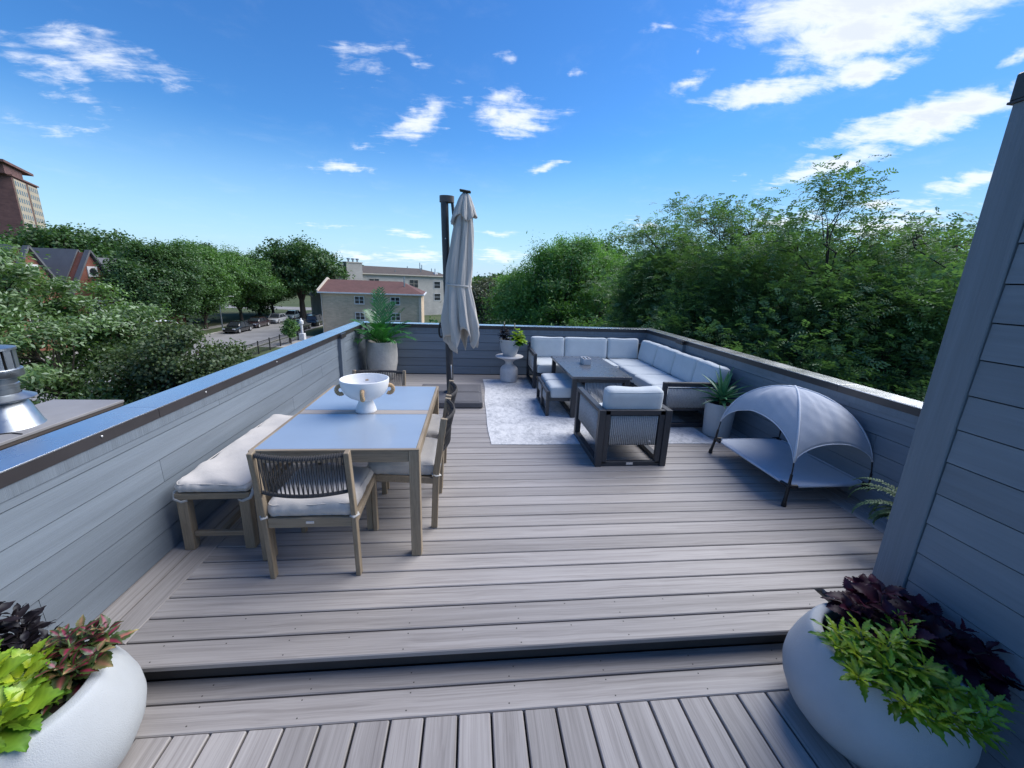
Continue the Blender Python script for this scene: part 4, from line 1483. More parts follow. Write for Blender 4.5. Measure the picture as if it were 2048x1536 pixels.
for c_ in corners:
    MB().tube([pole(c_, t) + Vector((0, 0, 0.008)) for t in np.linspace(0, 0.86, 16)], 0.0085, 6).build('canopy_sleeve', M['cot'], db, smooth=180)

# ---------------------------------------------------------------- two big bowl planters on the landing


def big_planter(label, loc, ex=1.0, ey=1.0, rz=0.0):
    t = thing('bowl_planter', label, 'planter', loc, rz, 'big white bowl planters on the landing')
    pr = [(0.20, 0.0), (0.215, 0.004), (0.255, 0.03), (0.30, 0.085), (0.328, 0.15), (0.338, 0.205), (0.334, 0.255), (0.315, 0.32), (0.288, 0.385), (0.270, 0.420), (0.262, 0.428), (0.256, 0.430), (0.226, 0.430), (0.219, 0.426), (0.216, 0.415), (0.222, 0.36), (0.23, 0.30), (0.0001, 0.30)]
    fp = []
    for (a, b), (c, d2) in zip(pr, pr[1:]):
        for k in range(2):
            fp.append((a + (c - a) * k / 2, b + (d2 - b) * k / 2))
    fp.append(pr[-1])
    mb = MB().lathe(fp, 72)
    mb.v = [(x * ex, y * ey, z) for x, y, z in mb.v]
    mb.build('shell', M['planter'], t, smooth=45)
    sl = MB().lathe([(0.226, 0.345), (0.15, 0.36), (0.0001, 0.365)], 40, close=False)
    sl.v = [(x * ex, y * ey, z) for x, y, z in sl.v]
    sl.build('soil', M['soil'], t)
    return t


LPL = (-1.585, 1.235, LOW)
RPL = (1.752, 1.215, LOW)
pl_l = big_planter('big white bowl planter against the left parapet at the bottom left', LPL)
pl_r = big_planter('big white bowl planter beside the dark stair bulkhead', RPL, 0.955, 0.955)
# fern stand hidden behind the bulkhead corner
fp_ = thing('plant_pot', 'dark pot half hidden behind the bulkhead corner', 'pot', (2.98, 2.02, 0))
MB().lathe([(0.11, 0.0), (0.15, 0.30), (0.155, 0.31), (0.145, 0.31), (0.14, 0.28), (0.0001, 0.28)], 28).build('shell', M['charcoal'], fp_, smooth=40)
# ================================================================ potted plants
M['palm'] = leaf_mat('palm_leaf', (0.018, 0.105, 0.022), (0.060, 0.230, 0.050), trans=0.2, rough=0.35, gloss=0.07)
M['aloe'] = leaf_mat('aloe_leaf', (0.030, 0.150, 0.060), (0.085, 0.270, 0.125), trans=0.10, rough=0.4, gloss=0.07)
M['fern'] = leaf_mat('fern_leaf', (0.035, 0.080, 0.035), (0.10, 0.17, 0.075), trans=0.3, rough=0.5)
M['tinted'] = leaf_mat('tinted_leaf', (1, 1, 1), (1, 1, 1), trans=0.26, rough=0.42, use_tint=True, gloss=0.05)
M['tint_dark'] = leaf_mat('dark_coleus_leaf', (1, 1, 1), (1, 1, 1), trans=0.08, rough=0.5, use_tint=True, gloss=0.03)
M['stem'] = plain('green_stem', (0.10, 0.16, 0.05), 0.6)
M['stem_dark'] = plain('dark_stem', (0.03, 0.02, 0.02), 0.7)


def broad_leaf(L, W, nt=7, serr=0.10, curl=0.25, fold=0.25, teeth=6, power=0.8, tip=1.6):
    """serrated leaf in local x (length), y (width), z up; returns verts, quads, (s, |t|)"""
    ns = teeth * 2
    vs, par = [], []
    cols = [-1, -0.55, 0, 0.55, 1]
    for i in range(ns + 1):
        s = i / ns
        w = W * (math.sin(PI * min(1, s ** power)) ** 0.85) * (1 - 0.25 * s ** tip)
        if i in (0,):
            w = W * 0.10
        if i == ns:
            w = W * 0.02
        sr = 1 + (serr if i % 2 else -serr * 0.4)
        for t in cols:
            ww = w * (sr if abs(t) == 1 else 1)
            x = s * L + (0.03 * L if (abs(t) == 1 and i % 2) else 0)
            y = t * ww
            z = fold * abs(t) * w - curl * L * s * s + 0.035 * L * math.sin(s * 11 + t * 2) * abs(t)
            vs.append((x, y, z))
            par.append((s, abs(t)))
    qs = []
    k = len(cols)
    for i in range(ns):
        for j in range(k - 1):
            qs.append((i * k + j, (i + 1) * k + j, (i + 1) * k + j + 1, i * k + j + 1))
    return np.array(vs), np.array(qs), np.array(par)


def leaf_frames(P, D, U):
    """orthonormal frames from direction D and rough up U, arrays (n,3)"""
    D = D / np.linalg.norm(D, axis=1, keepdims=True)
    Y = np.cross(U, D)
    Y /= np.maximum(np.linalg.norm(Y, axis=1, keepdims=True), 1e-6)
    Z = np.cross(D, Y)
    return np.stack([D, Y, Z], axis=2)          # columns


def place_leaves(template, P, R, sc):
    vs, qs, par = template
    n = len(P)
    V = np.einsum('nij,kj->nki', R, vs) * sc[:, None, None] + P[:, None, :]
    Q = qs[None] + (np.arange(n) * len(vs))[:, None, None]
    return V.reshape(-1, 3), Q.reshape(-1, 4)


def coleus(name, label, cat, loc, heads, leafL, leafW, colour, m, seed, serr=0.10, layers=4, per=4, curl=0.25, power=0.8, group=None, lean=0.55, stem_m='stem', size_var=0.25, base_pt=(0, 0, 0), fold=0.25, teeth=6, rim=None):
    """bushy plant: heads = (x, y, z) shoot tips; whorls of broad leaves below each"""
    rnd = np.random.RandomState(seed)
    t = thing(name, label, cat, loc, 0, group)
    tmpl = broad_leaf(1.0, leafW / leafL, serr=serr, curl=curl, power=power, fold=fold, teeth=teeth)
    P, D, U, Sc, TI = [], [], [], [], []
    stems = MB()
    for hi, hpt in enumerate(heads):
        h = np.array(hpt, float)
        b = np.array(base_pt, float) * 1.0 + np.array([h[0] * 0.35, h[1] * 0.35, 0])
        axis = h - b
        axis_n = axis / np.linalg.norm(axis)
        stems.tube([tuple(b), tuple((b + h) / 2 + rnd.normal(0, 0.008, 3)), tuple(h)], [0.005, 0.004, 0.003], 5)
        ph = rnd.uniform(0, 6.28)
        for l in range(layers):
            f = l / max(1, layers - 1)
            pos = h - axis_n * (0.0 + f * min(np.linalg.norm(axis) * 0.75, leafL * 1.3))
            for k in range(per):
                a = ph + l * 0.785 * 1.3 + 2 * PI * k / per + rnd.uniform(-.3, .3)
                el = 0.85 - f * 1.1 + rnd.uniform(-.2, .2)
                if lean:
                    el -= lean * 0.2
                d = np.array([math.cos(a) * math.cos(el), math.sin(a) * math.cos(el), math.sin(el)])
                d = d + axis_n * 0.15
                if rim is not None:
                    tipz = pos + d / np.linalg.norm(d) * leafL * 0.9
                    bad = False
                    for q_ in (pos + d * 0.03, (pos + tipz) / 2, tipz):
                        rq = math.hypot(q_[0] + rim[0], q_[1] + rim[1])
                        lim = rim[2] + (rim[3] - rim[2]) * min(1, max(0, (rim[4] - q_[2]) / 0.22))
                        if q_[2] < rim[4] + 0.012 and rim[2] - 0.05 < rq < lim + 0.018:
                            bad = True
                    if bad:
                        continue
                P.append(pos + d * 0.012)
                D.append(d)
                U.append(np.array([0, 0, 1.0]) + rnd.normal(0, 0.25, 3))
                Sc.append(leafL * (0.45 + 0.55 * min(1, f * 1.6 + 0.12)) * (1 + rnd.uniform(-size_var, size_var)))
                TI.append((f, rnd.random()))
    P, D, U, Sc = np.array(P), np.array(D), np.array(U), np.array(Sc)
    R = leaf_frames(P, D, U)
    V, Q = place_leaves(tmpl, P, R, Sc)
    par = tmpl[2]
    n = len(P)
    tint = np.zeros((n, len(par), 4))
    for i in range(n):
        tint[i] = colour(par, TI[i][0], TI[i][1], rnd)
        row = np.round(par[:, 0] * teeth * 2).astype(int) % 2
        tint[i][:, :3] *= (1 + 0.20 * (row - 0.5) * (par[:, 1] > 0.3) * (par[:, 1] < 0.9))[:, None]
    me = np_mesh('leaves', V, Q, m, smooth=True, attr=tint.reshape(-1, 4))
    put('leaves', me, t)
    stems.build('stems', M[stem_m], t, smooth=180)
    return t


def rgba(a):
    return np.concatenate([a, np.ones((len(a), 1))], axis=1)


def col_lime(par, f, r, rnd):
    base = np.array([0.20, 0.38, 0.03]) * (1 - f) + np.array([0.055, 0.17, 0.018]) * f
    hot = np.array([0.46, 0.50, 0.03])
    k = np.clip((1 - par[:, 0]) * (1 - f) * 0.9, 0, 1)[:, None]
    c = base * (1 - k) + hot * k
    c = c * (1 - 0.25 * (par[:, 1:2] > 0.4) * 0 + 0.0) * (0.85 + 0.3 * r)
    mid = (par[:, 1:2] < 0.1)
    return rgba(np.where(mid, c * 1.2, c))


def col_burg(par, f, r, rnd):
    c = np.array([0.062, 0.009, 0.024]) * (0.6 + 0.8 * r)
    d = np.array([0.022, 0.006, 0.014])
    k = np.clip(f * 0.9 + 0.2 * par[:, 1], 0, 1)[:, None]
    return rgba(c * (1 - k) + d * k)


def col_varieg(par, f, r, rnd):
    edge = np.array([0.060, 0.115, 0.022])
    dark = np.array([0.050, 0.020, 0.022])
    pink = np.array([0.30, 0.020, 0.075]) if r < 0.7 else np.array([0.38, 0.12, 0.10])
    cream = np.array([0.58, 0.46, 0.20])
    s, a = par[:, 0:1], par[:, 1:2]
    c = np.where(a > 0.9, edge, np.where(a > 0.5, dark * 0.5 + edge * 0.5, pink))
    tipk = np.clip((s - 0.72) / 0.2, 0, 1)
    c = c * (1 - tipk * (0.5 if r > 0.5 else 0.1)) + cream * tipk * (0.5 if r > 0.5 else 0.1)
    if r > 0.88:
        c = c * 0.7 + cream * 0.3
    return rgba(c)


def col_dark(par, f, r, rnd):
    c = np.array([0.010, 0.007, 0.010]) * (0.6 + 0.9 * r)
    return rgba(np.repeat(c[None], len(par), 0))


def heads_in(n, rx, ry, z0, z1, seed, cx=0, cy=0, dome=0.5):
    rnd = np.random.RandomState(seed)
    out = []
    k = 0
    while len(out) < n and k < 4000:
        k += 1
        a, q = rnd.uniform(0, 6.28), math.sqrt(rnd.uniform(0, 1))
        x, y = cx + rx * q * math.cos(a), cy + ry * q * math.sin(a)
        z = z1 - (z1 - z0) * (q ** 2 * dome + (1 - dome) * rnd.uniform(0, 1) * 0.6) + rnd.uniform(-.01, .01)
        if all((x - o[0]) ** 2 + (y - o[1]) ** 2 > (0.75 * math.sqrt(rx * ry / n)) ** 2 for o in out) or k > 3000:
            out.append((x, y, z))
    return out


# ---- left planter: lime coleus towards us, variegated coleus, dark plant behind
zb = 0.36
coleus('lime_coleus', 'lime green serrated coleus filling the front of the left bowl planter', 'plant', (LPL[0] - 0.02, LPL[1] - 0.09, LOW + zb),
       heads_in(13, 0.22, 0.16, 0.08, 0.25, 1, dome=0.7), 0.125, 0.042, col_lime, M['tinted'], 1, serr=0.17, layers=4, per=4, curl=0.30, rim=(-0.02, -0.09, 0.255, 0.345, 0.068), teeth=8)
coleus('variegated_coleus', 'magenta and cream variegated coleus at the inner edge of the left planter', 'plant', (LPL[0] + 0.13, LPL[1] + 0.12, LOW + zb),
       heads_in(11, 0.13, 0.12, 0.07, 0.19, 2, dome=0.7), 0.090, 0.027, col_varieg, M['tinted'], 2, serr=0.14, layers=4, per=4, curl=0.4, rim=(0.13, 0.12, 0.255, 0.345, 0.068), teeth=7)
coleus('black_coleus', 'near-black leafed plant with a pale flower spike at the wall side of the left planter', 'plant', (LPL[0] - 0.10, LPL[1] + 0.14, LOW + zb),
       [(-0.08, 0.02, 0.30), (0.0, 0.06, 0.17), (0.05, 0.0, 0.15), (-0.10, -0.05, 0.15), (-0.05, 0.09, 0.20), (0.09, 0.04, 0.13), (-0.14, 0.05, 0.18)], 0.075, 0.022, col_dark, M['tint_dark'], 3, serr=0.03, layers=5, per=4, curl=0.2, stem_m='stem_dark')
sp = C.objects[[o.name for o in C.objects if o.name.startswith('black_coleus')][0]]
fs_ = MB()
rr_ = random.Random(4)
for k in range(34):
    z = 0.30 + 0.055 * k / 34
    a = k * 2.4
    r = 0.011 * (1 - 0.6 * k / 34)
    fs_.box((-0.08 + r * math.cos(a), 0.02 + r * math.sin(a), z), (0.008, 0.008, 0.008), 0.002, Euler((a, a * .3, 0)).to_matrix())
M['flower'] = plain('pale_flower', (0.50, 0.45, 0.33), 0.8)
fs_.build('flower_spike', M['flower'], sp)

# ---- right planter: lime narrow coleus left, burgundy coleus behind
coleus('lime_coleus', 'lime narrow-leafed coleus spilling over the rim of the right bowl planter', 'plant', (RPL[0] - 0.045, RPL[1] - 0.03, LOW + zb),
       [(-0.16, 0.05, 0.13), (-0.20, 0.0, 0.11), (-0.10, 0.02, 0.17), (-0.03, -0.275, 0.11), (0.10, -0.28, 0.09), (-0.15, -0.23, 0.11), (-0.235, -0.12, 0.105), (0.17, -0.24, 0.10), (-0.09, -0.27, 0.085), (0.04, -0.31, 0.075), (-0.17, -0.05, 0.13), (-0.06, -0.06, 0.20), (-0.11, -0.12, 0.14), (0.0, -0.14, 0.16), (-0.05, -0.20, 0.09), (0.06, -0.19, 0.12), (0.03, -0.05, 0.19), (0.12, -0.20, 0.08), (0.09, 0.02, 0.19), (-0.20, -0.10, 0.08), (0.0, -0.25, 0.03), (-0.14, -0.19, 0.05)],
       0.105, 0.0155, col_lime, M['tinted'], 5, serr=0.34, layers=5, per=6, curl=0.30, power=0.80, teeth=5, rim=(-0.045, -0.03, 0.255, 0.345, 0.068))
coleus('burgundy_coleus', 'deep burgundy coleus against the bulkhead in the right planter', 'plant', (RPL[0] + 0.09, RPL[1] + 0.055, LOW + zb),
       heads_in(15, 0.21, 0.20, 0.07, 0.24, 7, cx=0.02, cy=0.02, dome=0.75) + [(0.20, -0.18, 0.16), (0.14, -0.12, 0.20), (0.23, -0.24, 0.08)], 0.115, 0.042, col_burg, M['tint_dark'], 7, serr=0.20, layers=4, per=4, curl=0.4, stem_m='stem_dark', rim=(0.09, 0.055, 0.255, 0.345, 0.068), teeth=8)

# ---- plants in the pot on the side table
coleus('lime_vine', 'bright lime trailing plant hanging over the rim of the side table pot', 'plant', (0.685 + 0.06, 7.02 - 0.03, 0.72),
       [(0.05, -0.06, 0.13), (0.10, -0.03, 0.16), (0.14, -0.06, 0.10), (0.02, -0.10, 0.07), (0.17, 0.0, 0.06), (0.10, -0.13, 0.03), (0.18, -0.08, 0.0), (0.06, 0.04, 0.19), (0.0, -0.02, 0.15), (0.14, 0.06, 0.12)], 0.095, 0.040, col_lime, M['tinted'], 8, serr=0.14, layers=3, per=5, curl=0.4)
dk = coleus('black_coleus', 'dark upright plant with two pale flower spikes in the side table pot', 'plant', (0.685 - 0.08, 7.02 - 0.02, 0.72),
       [(-0.03, 0.0, 0.27), (0.02, 0.02, 0.20), (-0.06, -0.03, 0.12), (0.05, -0.03, 0.12), (-0.02, -0.07, 0.08), (-0.07, 0.05, 0.16)], 0.065, 0.024, col_dark, M['tint_dark'], 9, serr=0.05, layers=5, per=4, stem_m='stem_dark')
for (fx, fy, fz) in ((-0.03, 0.0, 0.27), (0.155, 0.02, 0.25)):
    f = MB()
    f.tube([(fx * .6 + 0.0, fy, 0.05), (fx, fy, fz + 0.01)], 0.003, 5)
    for k in range(26):
        a = k * 2.4
        r = 0.009 * (1 - 0.5 * k / 26)
        f.box((fx + r * math.cos(a), fy + r * math.sin(a), fz + 0.075 * k / 26), (0.009, 0.009, 0.009), 0.002)
    f.build('flower_spike', M['flower'], dk)


# ---- palm
def frond(base, az, length, rise, droop, n_pairs, leaflet, wid, rnd, V, Q, stems, sweep=0.9, half=1.0):
    pts = []
    p = np.array(base, float)
    el = rise
    steps = n_pairs + 3
    for k in range(steps + 1):
        pts.append(p.copy())
        el -= droop / steps * (0.4 + 1.2 * k / steps)
        p = p + np.array([math.cos(az) * math.cos(el), math.sin(az) * math.cos(el), math.sin(el)]) * length / steps
    stems.tube([tuple(q) for q in pts], [0.006 * (1 - 0.8 * k / steps) + 0.001 for k in range(steps + 1)], 5)
    for k in range(3, steps + 1):
        d = pts[k] - pts[k - 1]
        d /= np.linalg.norm(d)
        side = np.cross(d, [0, 0, 1.0])
        side /= max(np.linalg.norm(side), 1e-6)
        up = np.cross(side, d)
        f = (k - 3) / (steps - 3)
        ll = leaflet * (math.sin(PI * (0.16 + 0.78 * f)) ** 0.7) * rnd.uniform(0.85, 1.1)
        for s in (-1, 1):
            dd = d * sweep + side * s * 0.75 + up * 0.22 + rnd.normal(0, 0.06, 3)
            dd /= np.linalg.norm(dd)
            b = pts[k]
            m1 = b + dd * ll * 0.5
            tip = b + dd * ll + np.array([0, 0, -0.22 * ll])
            wv = np.cross(dd, up)
            wv /= max(np.linalg.norm(wv), 1e-6)
            o = len(V)
            V += [b - wv * wid * 0.3, b + wv * wid * 0.3, m1 + wv * wid * 0.5, m1 - wv * wid * 0.5, tip + wv * wid * 0.05, tip - wv * wid * 0.05]
            Q += [(o, o + 1, o + 2, o + 3), (o + 3, o + 2, o + 4, o + 5)]


pt_ = thing('palm', 'potted palm with arching green fronds in the tall concrete pot', 'plant', (-1.545, 7.175, 0.59))
rnd = np.random.RandomState(21)
FR = [(2.0, 0.92, 1.45, 0.25), (1.2, 0.80, 1.3, 0.55), (0.3, 0.62, 1.05, 0.8), (-0.5, 0.62, 0.85, 1.0), (-1.2, 0.60, 1.0, 0.9), (-1.9, 0.60, 0.95, 1.1), (-2.6, 0.55, 0.9, 0.9), (2.9, 0.62, 1.05, 0.8), (2.3, 0.70, 1.2, 0.6), (0.8, 0.62, 0.9, 1.0), (-0.1, 0.55, 0.6, 0.9), (-1.6, 0.45, 1.3, 0.7), (3.3, 0.55, 0.75, 0.8), (1.6, 0.95, 1.5, 0.15), (-0.9, 0.5, 0.65, 1.0), (-2.2, 0.5, 0.7, 1.1), (0.1, 0.72, 1.25, 0.5)]
for k, (az, ln, rise, dr) in enumerate(FR):
    V, Q = [], []
    stems = MB()
    frond((0.03 * math.cos(az), 0.03 * math.sin(az), 0.0), az, ln, rise, dr, 15, 0.27, 0.024, rnd, V, Q, stems, sweep=1.0)
    me = np_mesh('frond', np.array(V), np.array(Q), M['palm'], smooth=True)
    fo = put('frond', me, pt_)
    stems.build('frond_stem', M['palm'], fo, smooth=180)

# ---- fern behind the bulkhead corner
ft = thing('fern', 'drooping green fern peeking round the bulkhead corner', 'plant', (2.93, 2.03, 0.27))
rnd = np.random.RandomState(31)
for k in range(16):
    V, Q = [], []
    stems = MB()
    az = rnd.uniform(0, 6.28) if k > 8 else rnd.uniform(1.6, 3.6)
    ln = rnd.uniform(0.30, 0.56)
    frond((0, 0, 0), az, ln, rnd.uniform(0.75, 1.35), rnd.uniform(1.6, 2.7), 30, 0.040, 0.012, rnd, V, Q, stems, sweep=0.35)
    fo = put('frond', np_mesh('frond', np.array(V), np.array(Q), M['fern'], smooth=True), ft)
    stems.build('frond_stem', M['fern'], fo, smooth=180)


# ---- aloe
def blade(L, W, bend, nseg=10):
    mb = MB()
    vs, fs = [], []
    x, z, el = 0.0, 0.0, 0.0
    for i in range(nseg + 1):
        s = i / nseg
        w = W * (1 - s) ** 0.75 * (0.75 + 0.6 * s * (1 - s) * 2) + 0.0006
        th = 0.008 * (1 - s) + 0.0006
        vs += [(x, -w, z + 0.35 * w), (x, 0, z - 0.0), (x, w, z + 0.35 * w), (x, 0, z - th - 0.002)]
        el = -bend * s
        x += L / nseg * math.cos(el)
        z += L / nseg * math.sin(el)
    for i in range(nseg):
        a, b = i * 4, (i + 1) * 4
        for k in range(4):
            k2 = (k + 1) % 4
            fs.append((a + k, a + k2, b + k2, b + k))
    fs.append((nseg * 4, nseg * 4 + 1, nseg * 4 + 2, nseg * 4 + 3))
    return mb.add(vs, fs)


at_ = thing('aloe', 'spiky green aloe rosette in the white cylinder pot', 'plant', (3.045, 4.44, 0.385))
MB().tube([(0, 0, -0.02), (0, 0, 0.13)], [0.022, 0.03], 10).build('stem', M['stem'], at_, smooth=180)
rr_ = random.Random(5)
k = 0
for ring, (n, el, ln, z, bend) in enumerate(((3, 1.35, 0.33, 0.14, 0.1), (5, 1.05, 0.34, 0.12, 0.25), (7, 0.72, 0.35, 0.10, 0.35), (8, 0.42, 0.34, 0.075, 0.4), (7, 0.15, 0.27, 0.05, 0.5))):
    for j in range(n):
        a = 2 * PI * j / n + ring * 0.6 + rr_.uniform(-.12, .12)
        mb = blade(ln * rr_.uniform(0.88, 1.08), 0.034, bend + rr_.uniform(-.1, .15))
        Rm = Matrix.Rotation(a, 4, 'Z') @ Matrix.Translation((0.012, 0, z)) @ Matrix.Rotation(-(el + rr_.uniform(-.1, .1)), 4, 'Y')
        mb.xform(Rm)
        mb.build('blade', M['aloe'], at_, smooth=40)
# ================================================================ street level and beyond
gm, t, b = new_mat('ground_turf')
tc = t.n('ShaderNodeTexCoord')
n = t.noise(tc.outputs['Object'], 0.08, 6.0, 0.65)
n2 = t.noise(tc.outputs['Object'], 1.6, 6.0, 0.7)
f = t.m('ADD', t.m('MULTIPLY', n, 0.5), t.m('MULTIPLY', n2, 0.5))
t.link(t.ramp(f, [(0.35, (0.030, 0.050, 0.016)), (0.5, (0.055, 0.080, 0.026)), (0.68, (0.12, 0.115, 0.06))]), b.inputs['Base Color'])
b.inputs['Roughness'].default_value = 1.0
ground = MB().add([(-1800, -1800, GZ), (1800, -1800, GZ), (1800, 1800, GZ), (-1800, 1800, GZ)], [(0, 1, 2, 3)]).build('ground', gm)
tag(ground, 'grassy ground around the buildings', 'ground', kind='structure')


def sheet(name, pts, m, z, label, cat):
    o = MB().add([(x, y, z) for x, y in pts], [tuple(range(len(pts)))]).build(name, m)
    return tag(o, label, cat, kind='structure')


M['asphalt'] = plain('old_asphalt', (0.235, 0.23, 0.225), 0.9, var=0.22, scale=0.5, bump=0.2, bscale=12)
M['walk'] = plain('pale_sidewalk', (0.34, 0.325, 0.30), 0.9, var=0.15, scale=0.9)
M['lot'] = plain('parking_lot', (0.30, 0.29, 0.28), 0.9, var=0.18, scale=0.4)
sheet('street', [(-33.2, -30), (-23.6, -30), (-23.6, 130), (-33.2, 130)], M['asphalt'], GZ + 0.004, 'pale asphalt street running away past the parked cars', 'street')
sheet('side_street', [(-110, 96), (-33.2, 96), (-33.2, 104), (-110, 104)], M['asphalt'], GZ + 0.008, 'side street beyond the trees', 'street')
curb = MB().box((-23.5, 50, GZ + 0.06), (0.18, 160, 0.13), 0.02).box((-33.3, 30, GZ + 0.06), (0.18, 120, 0.13), 0.02).build('curb', M['walk'])
tag(curb, 'concrete curbs on both sides of the street', 'curb', kind='structure')
sheet('sidewalk', [(-37.8, -30), (-36.2, -30), (-36.2, 95), (-37.8, 95)], M['walk'], GZ + 0.010, 'far sidewalk under the street trees', 'sidewalk')
sheet('near_sidewalk', [(-23.2, 46.5), (-17.0, 46.5), (-17.0, 55.5), (-23.2, 55.5)], M['walk'], GZ + 0.012, 'near sidewalk and driveway by the tan house', 'sidewalk')
sheet('parking_lot', [(-20.5, -12), (-6.2, -12), (-6.2, 26), (-20.5, 26)], M['lot'], GZ + 0.014, 'pale parking lot under the left trees', 'parking lot')

# ---------------------------------------------------------------- trees


def leaf_quads(P, N, L, W, rnd, fold=0.25):
    """diamond leaves: positions P, normals N"""
    n = len(P)
    N = N / np.maximum(np.linalg.norm(N, axis=1, keepdims=True), 1e-6)
    r = rnd.normal(0, 1, (n, 3))
    D = np.cross(N, r)
    D /= np.maximum(np.linalg.norm(D, axis=1, keepdims=True), 1e-6)
    Y = np.cross(N, D)
    sc = rnd.uniform(0.7, 1.3, (n, 1))
    a = P - D * L * 0.5 * sc
    c = P + D * L * 0.5 * sc
    b_ = P + Y * W * 0.5 * sc + N * W * fold * sc - D * L * 0.05
    d = P - Y * W * 0.5 * sc + N * W * fold * sc - D * L * 0.05
    V = np.stack([a, b_, c, d], axis=1).reshape(-1, 3)
    Q = np.arange(n * 4).reshape(-1, 4)
    return V, Q


def sprays(P, D, L, rnd, pairs=6, ll=0.066, lw=0.027, droop=0.5):
    """pinnate leaves: rachis from P along D with paired leaflets"""
    n = len(P)
    D = D / np.maximum(np.linalg.norm(D, axis=1, keepdims=True), 1e-6)
    up = np.array([0, 0, 1.0]) + rnd.normal(0, 0.35, (n, 3))
    side = np.cross(D, up)
    side /= np.maximum(np.linalg.norm(side, axis=1, keepdims=True), 1e-6)
    Nn = np.cross(side, D)
    Ls = L * rnd.uniform(0.7, 1.25, (n, 1))
    out = []
    for k in range(pairs):
        s = (k + 0.6) / pairs
        base = P + D * Ls * s + np.array([0, 0, -1.0]) * (Ls * droop * s * s)
        for sg in (-1, 1):
            dd = side * sg * 0.9 + D * 0.45 - np.array([0, 0, 0.25]) + rnd.normal(0, 0.12, (n, 3))
            dd /= np.linalg.norm(dd, axis=1, keepdims=True)
            w = np.cross(dd, Nn)
            w /= np.maximum(np.linalg.norm(w, axis=1, keepdims=True), 1e-6)
            l2 = ll * (0.7 + 0.5 * math.sin(PI * s))
            mid = base + dd * l2 * 0.5
            out.append(np.stack([base, mid + w * lw * 0.5, base + dd * l2, mid - w * lw * 0.5], axis=1))
    V = np.stack(out, axis=1).reshape(-1, 3)
    Q = np.arange(len(V)).reshape(-1, 4)
    return V, Q


